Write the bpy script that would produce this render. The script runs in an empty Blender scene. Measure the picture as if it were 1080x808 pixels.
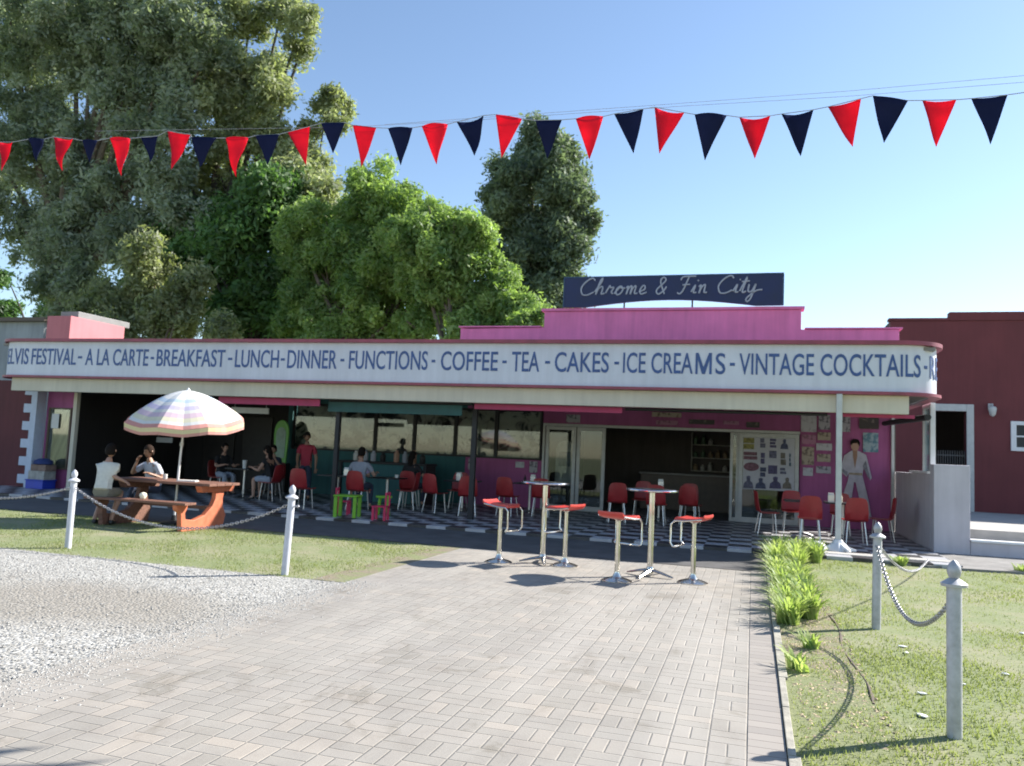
import bpy, bmesh, math, random
import numpy as np
from mathutils import Vector, Matrix
PI = math.pi
random.seed(7); rng = np.random.default_rng(7)
scene = bpy.context.scene
col = scene.collection

# ------------------------------------------------------------ camera
EYE = 1.55
roll, pitch, yaw = math.radians(2.58), math.radians(4.91), math.radians(17)
F = Vector((-math.sin(yaw)*math.cos(pitch), math.cos(yaw)*math.cos(pitch), math.sin(pitch)))
R0 = Vector((math.cos(yaw), math.sin(yaw), 0)); U0 = R0.cross(F)
Rv = R0*math.cos(roll) + U0*math.sin(roll); Uv = -R0*math.sin(roll) + U0*math.cos(roll)
cam_d = bpy.data.cameras.new('camera'); cam = bpy.data.objects.new('camera', cam_d); col.objects.link(cam)
cam.matrix_world = Matrix(((Rv.x, Uv.x, -F.x, 0), (Rv.y, Uv.y, -F.y, 0), (Rv.z, Uv.z, -F.z, EYE), (0, 0, 0, 1)))
cam_d.sensor_width = 36; cam_d.lens = 28.0; cam_d.clip_end = 2000; cam_d.clip_start = 0.05
cam_d.dof.use_dof = True; cam_d.dof.focus_distance = 2.2; cam_d.dof.aperture_fstop = 6.4   # the snapshot is a little out of focus
scene.camera = cam

# ------------------------------------------------------------ light
SUN = Vector((1.12, 0.88, 1.0)).normalized()
elev = math.asin(SUN.z)
world = bpy.data.worlds.new('World'); scene.world = world; world.use_nodes = True
wn = world.node_tree; wn.nodes.clear()
sky = wn.nodes.new('ShaderNodeTexSky'); sky.sky_type = 'NISHITA'; sky.sun_disc = False
sky.sun_elevation = elev; sky.sun_rotation = math.atan2(SUN.x, SUN.y)
sky.air_density = 1.0; sky.dust_density = 0.25; sky.ozone_density = 1.5
bg = wn.nodes.new('ShaderNodeBackground'); bg.inputs[1].default_value = 0.10
wo = wn.nodes.new('ShaderNodeOutputWorld')
wn.links.new(sky.outputs[0], bg.inputs[0]); wn.links.new(bg.outputs[0], wo.inputs[0])
sd = bpy.data.lights.new('sun', 'SUN'); sd.energy = 5.0; sd.angle = math.radians(0.55); sd.color = (1, 0.95, 0.87)
so = bpy.data.objects.new('sun', sd); col.objects.link(so)
so.rotation_euler = SUN.to_track_quat('Z', 'Y').to_euler(); so.location = (20, 20, 30)
scene.view_settings.view_transform = 'Standard'; scene.view_settings.look = 'None'
scene.view_settings.gamma = 1; scene.view_settings.use_curve_mapping = False
scene.view_settings.exposure = 1.15
scene.render.engine = 'CYCLES'
scene.cycles.max_bounces = 8; scene.cycles.diffuse_bounces = 4

# ------------------------------------------------------------ material helpers
class NT:
    def __init__(s, name):
        s.m = bpy.data.materials.new(name); s.m.use_nodes = True; s.t = s.m.node_tree
        s.b = s.t.nodes['Principled BSDF']; s.out = s.t.nodes['Material Output']
    def n(s, ty): return s.t.nodes.new(ty)
    def put(s, sock, v):
        if isinstance(v, bpy.types.NodeSocket): s.t.links.new(v, sock)
        elif v is not None: sock.default_value = v
    def math(s, op, a, b=None, c=None):
        q = s.n('ShaderNodeMath'); q.operation = op
        s.put(q.inputs[0], a)
        if b is not None: s.put(q.inputs[1], b)
        if c is not None: s.put(q.inputs[2], c)
        return q.outputs[0]
    def pos(s):
        g = s.n('ShaderNodeNewGeometry'); return g.outputs['Position']
    def obj(s):
        g = s.n('ShaderNodeTexCoord'); return g.outputs['Object']
    def sep(s, v):
        q = s.n('ShaderNodeSeparateXYZ'); s.put(q.inputs[0], v); return q.outputs
    def comb(s, x, y, z):
        q = s.n('ShaderNodeCombineXYZ'); s.put(q.inputs[0], x); s.put(q.inputs[1], y); s.put(q.inputs[2], z); return q.outputs[0]
    def noise(s, v, sc, det=4, rough=.55, dist=0):
        q = s.n('ShaderNodeTexNoise'); s.put(q.inputs['Vector'], v)
        q.inputs['Scale'].default_value = sc; q.inputs['Detail'].default_value = det
        q.inputs['Roughness'].default_value = rough; q.inputs['Distortion'].default_value = dist
        return q.outputs[0]
    def voro(s, v, sc, out='Distance', feat='F1'):
        q = s.n('ShaderNodeTexVoronoi'); q.feature = feat; s.put(q.inputs['Vector'], v); q.inputs['Scale'].default_value = sc
        return q.outputs[out]
    def white(s, v):
        q = s.n('ShaderNodeTexWhiteNoise'); s.put(q.inputs['Vector'], v); return q.outputs['Value']
    def ramp(s, f, stops):
        q = s.n('ShaderNodeValToRGB'); s.put(q.inputs[0], f)
        e = q.color_ramp.elements
        while len(e) > 1: e.remove(e[-1])
        e[0].position = stops[0][0]; e[0].color = (*stops[0][1], 1)
        for p, c in stops[1:]:
            x = e.new(p); x.color = (*c, 1)
        return q.outputs[0]
    def mix(s, f, a, b, mode='MIX'):
        q = s.n('ShaderNodeMix'); q.data_type = 'RGBA'; q.blend_type = mode
        s.put(q.inputs[0], f)
        for i, v in ((6, a), (7, b)):
            if isinstance(v, tuple): v = (*v[:3], 1)
            s.put(q.inputs[i], v)
        return q.outputs[2]
    def mr(s, v, a, b, c, d):
        q = s.n('ShaderNodeMapRange'); s.put(q.inputs[0], v)
        for i, k in enumerate((a, b, c, d)): q.inputs[i+1].default_value = k
        return q.outputs[0]
    def bump(s, h, st=.3, dist=.01):
        q = s.n('ShaderNodeBump'); s.put(q.inputs['Height'], h); q.inputs['Strength'].default_value = st; q.inputs['Distance'].default_value = dist
        s.t.links.new(q.outputs[0], s.b.inputs['Normal'])
    def base(s, c):
        if isinstance(c, tuple): c = (*c[:3], 1)
        s.put(s.b.inputs['Base Color'], c)
    def rough(s, v): s.put(s.b.inputs['Roughness'], v)

_m = {}
def plain(name, c, rough=.6, var=.12, sc=6, metal=0, bump=0, bsc=60, spec=None):
    if name in _m: return _m[name]
    t = NT(name)
    n = t.noise(t.obj(), sc, 5)
    lo = tuple(x*(1-var) for x in c); hi = tuple(min(1, x*(1+var)) for x in c)
    t.base(t.ramp(n, [(.3, lo), (.7, hi)]))
    t.rough(t.mr(n, .2, .8, max(0, rough-.08), min(1, rough+.08)))
    t.b.inputs['Metallic'].default_value = metal
    if spec is not None: t.b.inputs['Specular IOR Level'].default_value = spec
    if bump: t.bump(t.noise(t.obj(), bsc, 4), bump, .01)
    _m[name] = t.m; return t.m

def wallmat(name, c, stain=.25, streak=True):
    """painted render: blotches, faint vertical streaks, fine plaster bump"""
    t = NT(name); p = t.pos(); s = t.sep(p)
    big = t.noise(p, .9, 5, .6)
    v = t.comb(t.math('MULTIPLY', s[0], 7.), t.math('MULTIPLY', s[1], 7.), t.math('MULTIPLY', s[2], .5))
    st = t.noise(v, 1.2, 4)
    f = t.math('ADD', t.math('MULTIPLY', big, .6), t.math('MULTIPLY', st, .4))
    lo = tuple(x*(1-stain) for x in c); hi = tuple(min(1, x*(1+stain*.5)) for x in c)
    t.base(t.ramp(f, [(.33, lo), (.62, hi)]))
    t.rough(.75); t.bump(t.noise(p, 45, 5), .25, .006)
    _m[name] = t.m; return t.m

M = {}
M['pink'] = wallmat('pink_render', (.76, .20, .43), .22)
M['pink2'] = wallmat('pink_render_rooftop', (.50, .17, .19), .12)
M['valance_pink'] = plain('pink_canvas', (.40, .05, .13), .7, .15, 5, bump=.2, bsc=25)
M['trim'] = plain('dull_red_trim_paint', (.27, .055, .085), .5, .25, 3)
M['trimlit'] = M['trim']
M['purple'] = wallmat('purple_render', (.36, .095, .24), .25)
M['teal'] = wallmat('teal_render', (.035, .13, .135), .25)
M['teal_c'] = plain('teal_canvas', (.03, .10, .10), .7, .2, 5)
M['maroon'] = wallmat('maroon_render', (.145, .032, .036), .16)
M['maroon2'] = wallmat('maroon_render_old', (.105, .022, .028), .22)
M['cream'] = wallmat('cream_beam_paint', (.60, .56, .46), .14)
M['white'] = wallmat('white_render', (.54, .51, .55), .16)
M['fascia'] = wallmat('sign_panel_white', (.63, .65, .72), .11)
M['letter'] = plain('sign_letter_blue', (.045, .095, .26), .5, .2, 8)
M['navy'] = plain('navy_board', (.008, .016, .075), .5, .2, 3)
M['script'] = plain('pale_script_paint', (.38, .40, .48), .5, .08)
M['quoin'] = plain('pale_blue_quoin', (.50, .56, .68), .7, .08)
M['whitep'] = plain('white_paint', (.72, .73, .74), .4, .06)
M['cream_p'] = plain('grey_white_paint', (.50, .51, .50), .45, .1)
M['dark'] = plain('dark_paint', (.018, .018, .02), .6, .2)
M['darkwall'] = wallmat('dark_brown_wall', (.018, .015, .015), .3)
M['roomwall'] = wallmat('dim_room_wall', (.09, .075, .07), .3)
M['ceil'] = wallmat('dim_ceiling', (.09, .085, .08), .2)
M['chrome'] = plain('brushed_chrome', (.66, .63, .58), .22, .06, 8, metal=1)
M['alu'] = plain('aluminium', (.55, .55, .55), .35, .06, 8, metal=1)
M['galv'] = plain('galvanised_steel', (.44, .44, .46), .55, .2, 14, metal=.35, bump=.15)
M['bollard_w'] = plain('pale_bollard_paint', (.50, .51, .56), .45, .10, 14)
M['chain'] = plain('chain_steel', (.36, .36, .38), .42, .2, 30, metal=.7)
M['redplastic'] = plain('red_plastic', (.30, .018, .022), .38, .12)
M['redpad'] = plain('red_vinyl', (.50, .045, .035), .35, .1)
M['greenplastic'] = plain('lime_plastic', (.20, .48, .03), .45, .1)
M['pinkplastic'] = plain('hot_pink_plastic', (.60, .03, .10), .45, .1)
M['blackwood'] = plain('black_table_top', (.02, .02, .022), .35, .2)
M['orange'] = plain('orange_paint', (.52, .15, .075), .55, .18, 7, bump=.15, bsc=30)
M['dirt'] = plain('bare_soil', (.17, .14, .105), .95, .35, 9, bump=.6, bsc=30)
M['soilw'] = plain('kerb_mortar', (.32, .30, .25), .9, .3, 9, bump=.5, bsc=30)
M['bark'] = plain('grey_brown_bark', (.14, .11, .085), .9, .4, 5, bump=.8, bsc=14)
M['barkdark'] = plain('dark_bark', (.06, .05, .04), .9, .4, 5, bump=.8, bsc=14)
M['greywall'] = wallmat('grey_plaster', (.30, .32, .34), .25)
M['skin'] = plain('skin', (.42, .24, .17), .5, .08)
M['skin2'] = plain('tanned_skin', (.30, .16, .10), .5, .08)
M['hair'] = plain('dark_hair', (.012, .009, .008), .85, .3, 40, spec=.15)
M['hair2'] = plain('brown_hair', (.03, .018, .013), .85, .3, 40, spec=.15)
M['cloth_white'] = plain('white_cotton', (.62, .60, .55), .85, .08, 20, bump=.3, bsc=30)
M['cloth_grey'] = plain('grey_cotton', (.27, .29, .34), .85, .1, 20, bump=.3, bsc=30)
M['cloth_pale'] = plain('pale_grey_cotton', (.42, .44, .50), .85, .1, 20, bump=.3, bsc=30)
M['cloth_red'] = plain('raspberry_cotton', (.34, .03, .055), .85, .1, 20, bump=.3, bsc=30)
M['cloth_black'] = plain('black_cotton', (.015, .015, .018), .85, .2, 20)
M['khaki'] = plain('khaki_cotton', (.22, .20, .15), .85, .1, 20, bump=.3, bsc=30)
M['denim'] = plain('dark_denim', (.03, .04, .07), .85, .2, 20)
M['jeans'] = plain('pale_denim', (.30, .34, .42), .85, .15, 20)
M['lilac'] = plain('lilac_cotton', (.35, .28, .42), .85, .1, 20)
M['shoe'] = plain('dark_shoe', (.02, .02, .02), .5, .2)
M['eye'] = plain('eye_white', (.6, .6, .6), .3, .02)
M['paper'] = plain('white_paper', (.68, .68, .66), .7, .04)
M['blue'] = plain('blue_plastic', (.02, .05, .42), .4, .1)
M['ball'] = plain('cream_rubber', (.80, .74, .58), .4, .05)
M['concrete'] = plain('pale_concrete', (.40, .385, .36), .85, .16, 2.2, bump=.3, bsc=40)
M['rough_concrete'] = plain('worn_concrete', (.22, .21, .20), .9, .28, 3, bump=.5, bsc=30)

def woodmat(name, c):
    t = NT(name); s = t.sep(t.obj())
    v = t.comb(t.math('MULTIPLY', s[0], 1.5), t.math('MULTIPLY', s[1], 22.), t.math('MULTIPLY', s[2], 22.))
    n = t.noise(v, 1.5, 6, .6, .4)
    t.base(t.ramp(n, [(.3, tuple(x*.55 for x in c)), (.7, tuple(x*1.25 for x in c))])); t.rough(.7)
    t.bump(n, .3, .004); return t.m
M['wood'] = woodmat('weathered_red_wood', (.20, .095, .065))

def glassmat(nm='window_glass', kf=.9):
    t = NT(nm)
    t.base((.02, .022, .025)); t.rough(.05); t.b.inputs['Alpha'].default_value = 1
    tr = t.n('ShaderNodeBsdfTransparent'); tr.inputs[0].default_value = (.82, .86, .86, 1)
    gl = t.n('ShaderNodeBsdfGlossy'); gl.inputs['Roughness'].default_value = .03; gl.inputs[0].default_value = (.9, .93, .95, 1)
    fr = t.n('ShaderNodeFresnel'); fr.inputs[0].default_value = 1.5
    f2 = t.math('MINIMUM', t.math('ADD', t.math('MULTIPLY', fr.outputs[0], kf), .01), 1.0)
    mx = t.n('ShaderNodeMixShader'); t.put(mx.inputs[0], f2)
    t.t.links.new(tr.outputs[0], mx.inputs[1]); t.t.links.new(gl.outputs[0], mx.inputs[2])
    t.t.links.new(mx.outputs[0], t.out.inputs[0]); return t.m
M['glass'] = glassmat(); M['glass2'] = glassmat('dusty_window_glass', .25)

def leafmat(name, c, c2, trans=.35, sat=1):
    t = NT(name)
    at = t.n('ShaderNodeAttribute'); at.attribute_name = 'tone'
    n = t.noise(t.pos(), .55, 3)
    f = t.math('ADD', t.math('MULTIPLY', at.outputs['Fac'], .6), t.math('MULTIPLY', n, .4))
    colr = t.ramp(f, [(.2, c), (.75, c2)])
    d = t.n('ShaderNodeBsdfDiffuse'); tl = t.n('ShaderNodeBsdfTranslucent'); g = t.n('ShaderNodeBsdfGlossy')
    g.inputs['Roughness'].default_value = .55; g.inputs[0].default_value = (.5, .5, .5, 1)
    t.put(d.inputs[0], colr)
    tc = t.mix(.5, colr, (c2[0]*1.3, c2[1]*1.5, c2[2]*.5))
    t.put(tl.inputs[0], tc)
    m1 = t.n('ShaderNodeMixShader'); m1.inputs[0].default_value = trans
    t.t.links.new(d.outputs[0], m1.inputs[1]); t.t.links.new(tl.outputs[0], m1.inputs[2])
    m2 = t.n('ShaderNodeMixShader'); m2.inputs[0].default_value = .06
    t.t.links.new(m1.outputs[0], m2.inputs[1]); t.t.links.new(g.outputs[0], m2.inputs[2])
    t.t.links.new(m2.outputs[0], t.out.inputs[0]); return t.m

def clothmat(name, c, tr=.35):
    t = NT(name)
    n = t.noise(t.obj(), 5, 4); cc = t.ramp(n, [(.3, tuple(x*.85 for x in c)), (.7, tuple(min(1, x*1.1) for x in c))])
    d = t.n('ShaderNodeBsdfDiffuse'); tl = t.n('ShaderNodeBsdfTranslucent'); t.put(d.inputs[0], cc); t.put(tl.inputs[0], cc)
    m1 = t.n('ShaderNodeMixShader'); m1.inputs[0].default_value = tr
    t.t.links.new(d.outputs[0], m1.inputs[1]); t.t.links.new(tl.outputs[0], m1.inputs[2]); t.t.links.new(m1.outputs[0], t.out.inputs[0])
    return t.m
M['flag_red'] = clothmat('red_flag_cloth', (.80, .035, .07), .5)
M['flag_navy'] = clothmat('navy_flag_cloth', (.02, .025, .07), .3)

# ground surfaces ------------------------------------------------
def paver_mat():
    t = NT('basketweave_pavers'); p = t.pos(); s = t.sep(p)
    wob = t.noise(p, 1.3, 3)
    C = .205
    px = t.math('DIVIDE', t.math('ADD', s[0], t.math('MULTIPLY', wob, .012)), C)
    py = t.math('DIVIDE', t.math('ADD', s[1], t.math('MULTIPLY', wob, .012)), C)
    cx, cy = t.math('FLOOR', px), t.math('FLOOR', py)
    fx, fy = t.math('FRACT', px), t.math('FRACT', py)
    par = t.math('FLOORED_MODULO', t.math('ADD', cx, cy), 2.0)
    ip = t.math('SUBTRACT', 1.0, par)
    a = t.math('ADD', t.math('MULTIPLY', par, fx), t.math('MULTIPLY', ip, fy))
    h = t.math('ADD', t.math('MULTIPLY', par, fy), t.math('MULTIPLY', ip, fx))
    a2 = t.math('MULTIPLY', a, 2.0); b = t.math('FLOOR', a2); g = t.math('FRACT', a2)
    dg = t.math('MULTIPLY', t.math('MINIMUM', g, t.math('SUBTRACT', 1.0, g)), C/2)
    dh = t.math('MULTIPLY', t.math('MINIMUM', h, t.math('SUBTRACT', 1.0, h)), C)
    dd = t.math('MINIMUM', dg, dh)
    edge = t.mr(dd, .001, .008, 0., 1.)
    rid = t.white(t.comb(cx, cy, b))
    big = t.noise(p, .42, 6, .62); med = t.noise(p, 3.2, 5, .6); fine = t.noise(p, 60, 4)
    c = t.ramp(rid, [(0., (.265, .243, .210)), (.4, (.295, .272, .238)), (.75, (.318, .288, .25)), (1., (.365, .320, .268))])
    c = t.mix(t.mr(big, .35, .68, .0, .75), c, (.262, .248, .230))
    c = t.mix(t.mr(med, .45, .75, 0, .45), c, (.19, .168, .15))
    c = t.mix(t.mr(fine, .4, .7, 0, .25), c, (.33, .31, .28))
    spots = t.noise(t.comb(t.math('ADD', s[0], 31.), s[1], s[2]), 1.7, 7, .72, .6)
    c = t.mix(t.mr(spots, .56, .66, 0, .55), c, (.155, .135, .105))
    trk = t.noise(t.comb(t.math('MULTIPLY', s[0], 1.1), t.math('MULTIPLY', s[1], .16), 3.), 1.4, 5, .6)
    c = t.mix(t.mr(trk, .48, .66, 0, .45), c, (.36, .335, .30))
    joint = t.math('MULTIPLY', t.math('SUBTRACT', 1.0, edge), t.mr(t.noise(p, .8, 4), .38, .62, .0, .55))
    c = t.mix(joint, c, (.15, .132, .108))
    t.base(c); t.rough(.9)
    t.bump(t.math('ADD', t.math('MULTIPLY', edge, 1.), t.math('ADD', t.math('MULTIPLY', rid, .35), t.math('MULTIPLY', fine, .25))), .55, .007)
    return t.m
def gravel_mat():
    t = NT('pale_gravel'); p = t.pos()
    v = t.voro(p, 38, 'Color'); d = t.voro(p, 38); sv = t.sep(v)
    big = t.noise(p, .55, 5, .6, .3); s = t.sep(p)
    c = t.ramp(sv[0], [(0, (.24, .23, .21)), (.5, (.35, .34, .315)), (1, (.48, .47, .44))])
    dirtc = t.ramp(t.noise(p, 14, 5), [(.3, (.19, .17, .14)), (.7, (.30, .275, .24))])
    # bare brown patch worn by wheels, in front of the gravel edge
    dx = t.math('DIVIDE', t.math('ADD', s[0], 6.1), 1.7); dy = t.math('DIVIDE', t.math('SUBTRACT', s[1], 6.0), .85)
    r = t.math('ADD', t.math('MULTIPLY', dx, dx), t.math('MULTIPLY', dy, dy))
    patch = t.mr(t.math('ADD', r, t.math('MULTIPLY', t.math('SUBTRACT', big, .5), 2.4)), .4, 1.7, .85, 0.)
    f = t.math('MAXIMUM', patch, t.mr(big, .52, .68, 0, .6))
    t.base(t.mix(f, c, dirtc)); t.rough(.95); t.bump(t.math('SUBTRACT', 1., d), .8, .015); return t.m
def lawn_mat():
    t = NT('mown_lawn'); p = t.pos()
    n = t.noise(p, 1.1, 6, .65); f = t.noise(p, 28, 5, .7)
    c = t.ramp(f, [(.3, (.14, .175, .07)), (.7, (.21, .24, .105))])
    dry = t.ramp(f, [(.3, (.22, .205, .125)), (.7, (.33, .305, .20))])
    t.base(t.mix(t.mr(n, .44, .66, .05, .85), c, dry)); t.rough(.95); t.bump(f, .5, .012); return t.m
def bed_mat():
    t = NT('grassy_soil'); p = t.pos(); n = t.noise(p, 2.4, 5, .65); f = t.noise(p, 30, 5, .7)
    c = t.ramp(f, [(.3, (.14, .115, .08)), (.7, (.30, .25, .18))]); g_ = t.ramp(f, [(.3, (.13, .16, .06)), (.7, (.24, .26, .12))])
    near = t.mr(t.sep(p)[1], 5.0, 7.5, .22, 0.)
    t.base(t.mix(t.mr(t.math('ADD', n, near), .42, .58, 0., .9), c, g_)); t.rough(.95); t.bump(f, .7, .015); return t.m
def checker_mat():
    t = NT('black_white_tiles'); p = t.pos(); s = t.sep(p)
    C = .40
    q = t.math('FLOORED_MODULO', t.math('ADD', t.math('FLOOR', t.math('DIVIDE', s[0], C)), t.math('FLOOR', t.math('DIVIDE', s[1], C))), 2.)
    n = t.noise(p, 4, 5)
    c = t.mix(q, (.03, .03, .034), (.52, .52, .54)); c = t.mix(t.mr(n, .35, .7, 0, .35), c, (.15, .14, .13))
    t.base(c); t.rough(t.mr(n, .3, .7, .28, .55)); return t.m
M['bedsoil'] = bed_mat(); M['paver'] = paver_mat(); M['gravel'] = gravel_mat(); M['lawn'] = lawn_mat(); M['tile'] = checker_mat()

# ------------------------------------------------------------ mesh helpers
class MB:
    def __init__(s): s.v = []; s.f = []; s.mi = []; s.cur = 0
    def add(s, vs, fs):
        o = len(s.v); s.v += [tuple(v) for v in vs]; s.f += [tuple(i+o for i in f) for f in fs]; s.mi += [s.cur]*len(fs); return s
    def box(s, x0, x1, y0, y1, z0, z1, mat=None):
        vs = [Vector((x, y, z)) for z in (z0, z1) for y in (y0, y1) for x in (x0, x1)]
        if mat is not None: vs = [mat @ v for v in vs]
        return s.add(vs, [(0, 2, 3, 1), (4, 5, 7, 6), (0, 1, 5, 4), (2, 6, 7, 3), (0, 4, 6, 2), (1, 3, 7, 5)])
    def tube(s, pts, r, n=8, cap=True, flat=1.0):
        pts = [Vector(p) for p in pts]; k = len(pts); rs = r if isinstance(r, (list, tuple)) else [r]*k
        up = Vector((0, 0, 1)); vs = []
        for i, p in enumerate(pts):
            t = (pts[min(i+1, k-1)]-pts[max(i-1, 0)]).normalized()
            if abs(t.dot(up)) > .95 and i == 0: up = Vector((0, 1, 0))
            a = t.cross(up)
            if a.length < 1e-4: a = t.cross(Vector((1, 0, 0)))
            a.normalize(); b = a.cross(t).normalized(); up = b
            for j in range(n):
                th = 2*PI*j/n; vs.append(p + a*math.cos(th)*rs[i] + b*math.sin(th)*rs[i]*flat)
        fs = [(i*n+j, i*n+(j+1) % n, (i+1)*n+(j+1) % n, (i+1)*n+j) for i in range(k-1) for j in range(n)]
        if cap: fs += [tuple(range(n-1, -1, -1)), tuple((k-1)*n+j for j in range(n))]
        return s.add(vs, fs)
    def lathe(s, prof, c=(0, 0, 0), n=20, sx=1, sy=1):
        vs = [(c[0]+r*math.cos(2*PI*j/n)*sx, c[1]+r*math.sin(2*PI*j/n)*sy, c[2]+z) for r, z in prof for j in range(n)]
        fs = [(i*n+j, i*n+(j+1) % n, (i+1)*n+(j+1) % n, (i+1)*n+j) for i in range(len(prof)-1) for j in range(n)]
        fs += [tuple(range(n-1, -1, -1)), tuple((len(prof)-1)*n+j for j in range(n))]
        return s.add(vs, fs)
    def prism(s, poly, d0, d1, axis='y'):
        """poly in the plane across axis; y: (x,z), z: (x,y), x: (y,z)"""
        n = len(poly)
        def mk(p, d): return {'y': (p[0], d, p[1]), 'z': (p[0], p[1], d), 'x': (d, p[0], p[1])}[axis]
        vs = [mk(p, d0) for p in poly]+[mk(p, d1) for p in poly]
        fs = [tuple(range(n)), tuple(range(2*n-1, n-1, -1))]+[(i, i+n, (i+1) % n+n, (i+1) % n) for i in range(n)]
        return s.add(vs, fs)
    def build(s, name, mat, parent=None, smooth=False, bevel=0, loc=None, rz=0):
        me = bpy.data.meshes.new(name); me.from_pydata(s.v, [], s.f)
        for m in (mat if isinstance(mat, list) else [mat]): me.materials.append(m)
        if isinstance(mat, list):
            me.polygons.foreach_set('material_index', s.mi)
        bm = bmesh.new(); bm.from_mesh(me); bmesh.ops.recalc_face_normals(bm, faces=bm.faces)
        if bevel: bmesh.ops.bevel(bm, geom=[e for e in bm.edges if len(e.link_faces) == 2 and e.calc_face_angle(0) > .6], offset=bevel, segments=2, affect='EDGES', profile=.6)
        bm.to_mesh(me); bm.free()
        if smooth:
            me.polygons.foreach_set('use_smooth', [True]*len(me.polygons)); 
            try: me.set_sharp_from_angle(angle=math.radians(38))
            except Exception: pass
        o = bpy.data.objects.new(name, me); col.objects.link(o)
        if parent: o.parent = parent
        if loc: o.location = loc
        o.rotation_euler.z = rz
        return o
def tag(o, label=None, cat=None, group=None, kind=None):
    if label: o['label'] = label
    if cat: o['category'] = cat
    if group: o['group'] = group
    if kind: o['kind'] = kind
    return o
def empty(name, label, cat, loc=(0, 0, 0), rz=0, group=None):
    o = bpy.data.objects.new(name, None); col.objects.link(o); o.location = loc; o.rotation_euler.z = rz
    o.empty_display_size = .1
    return tag(o, label, cat, group)
def copy_tree(o, parent=None):
    c = o.copy(); col.objects.link(c); c.parent = parent
    for ch in [x for x in o.children]: copy_tree(ch, c)
    return c
def struct(o): o['kind'] = 'structure'; return o
def smooth_line(P, k=5):
    P = [Vector(p) for p in P]; out = []
    for i in range(len(P)-1):
        a, b, c, d = P[max(i-1, 0)], P[i], P[i+1], P[min(i+2, len(P)-1)]
        for j in range(k):
            t = j/k; out.append(.5*((2*b)+(c-a)*t+(2*a-5*b+4*c-d)*t*t+(-a+3*b-3*c+d)*t**3))
    out.append(P[-1]); return out
def text_mesh(s, bold=.012, shear=0, extrude=.004):
    cu = bpy.data.curves.new('lettering', 'FONT'); cu.body = s; cu.size = 1; cu.offset = bold; cu.extrude = extrude; cu.shear = shear
    cu.resolution_u = 4
    o = bpy.data.objects.new('lettering', cu); col.objects.link(o)
    dg = bpy.context.evaluated_depsgraph_get(); dg.update()
    me = bpy.data.meshes.new_from_object(o.evaluated_get(dg))
    vs = [tuple(v.co) for v in me.vertices]; fs = [tuple(p.vertices) for p in me.polygons]
    bpy.data.objects.remove(o); bpy.data.curves.remove(cu); bpy.data.meshes.remove(me)
    return vs, fs
def fit_text(mb, s, x0, x1, z0, z1, mapf, bold=.004):
    """letters between x0..x1 / z0..z1; mapf(x, z, depth) -> point"""
    vs, fs = text_mesh(s, bold)
    xs = [v[0] for v in vs]; ys = [v[1] for v in vs]
    a, b, c, d = min(xs), max(xs), min(ys), max(ys)
    out = [mapf(x0+(v[0]-a)/(b-a)*(x1-x0), z0+(v[1]-c)/(d-c)*(z1-z0), v[2]) for v in vs]
    mb.add(out, fs)

# ============================================================ ground
def sheet(name, x0, x1, y0, y1, z, mat):
    m = MB(); m.add([(x0, y0, z), (x1, y0, z), (x1, y1, z), (x0, y1, z)], [(0, 1, 2, 3)])
    return struct(m.build(name, mat))
sheet('ground', -400, 400, -300, 500, -.012, M['lawn'])
sheet('paved_path', -4.38, .0, -8, 14.3, 0, M['paver'])
sheet('paved_walkway', -24, -4.38, 11.95+.55, 14.3, 0, M['paver'])
sheet('walkway_side', -24, -14.5, 14.3, 17, 0, M['rough_concrete'])
M['dark_grey'] = plain('shade_dark_paving', (.085, .082, .082), .85, .3, 3, bump=.4, bsc=30)
sheet('painted_shade_strip', -24, .22, 12.05, 14.4, .006, M['dark_grey'])  # dark sheet deepens the canopy's shade on the paving by colour
# soldier course beside the path
t = NT('soldier_course'); p = t.pos(); s_ = t.sep(p)
fy = t.math('FRACT', t.math('DIVIDE', s_[1], .115)); rid = t.white(t.comb(t.math('FLOOR', t.math('DIVIDE', s_[1], .115)), 1., 2.))
e = t.mr(t.math('MINIMUM', fy, t.math('SUBTRACT', 1., fy)), .02, .07, 0., 1.)
t.base(t.mix(t.math('MULTIPLY', t.math('SUBTRACT', 1., e), .5), t.ramp(rid, [(0, (.255, .232, .21)), (1, (.31, .28, .25))]), (.12, .10, .09))); t.rough(.9); t.bump(e, .4, .005)
sheet('path_border', 0, .20, -8, 14.3, .004, t.m)
mb = MB(); rr = random.Random(3)
y = -6.
while y < 14.2:                                                   # worn mortar edge beside the path
    L = rr.uniform(.5, 1.1); mb.box(.205, .25+rr.uniform(-.012, .02), y, y+L-.01, -.02, .012+rr.uniform(0, .015)); y += L
tag(mb.build('path_edging', M['soilw'], bevel=.005), 'low pale mortar edging strip along the right side of the brick path', 'edging')
sheet('gravel_yard', -30, -4.3, -8, 8.2, -.005, M['gravel'])
sheet('bare_verge', -4.78, -4.37, 8.2, 12.4, .001, M['bedsoil'])
sheet('flower_bed', .25, .78, -8, 14.3, .0, M['bedsoil'])
# a sunk curb of old mortar between lawn and bed
mb = MB()
pts = smooth_line([(.79+.03*math.sin(i*1.7), 5.9+i*.56, -.004) for i in range(15)], 3)
mb.tube(pts, [.010+.006*math.sin(i*1.3) for i in range(len(pts))], 6)
tag(mb.build('lawn_edging', M['bark'], smooth=True), 'rough brown lawn edging line between the plant bed and right hand lawn', 'edging')
sheet('lawn_left', -30, -4.42, 8.2, 12.5, -.004, M['lawn'])
sheet('lawn_right', .78, 12, -8, 14.9, -.004, M['lawn'])
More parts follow.
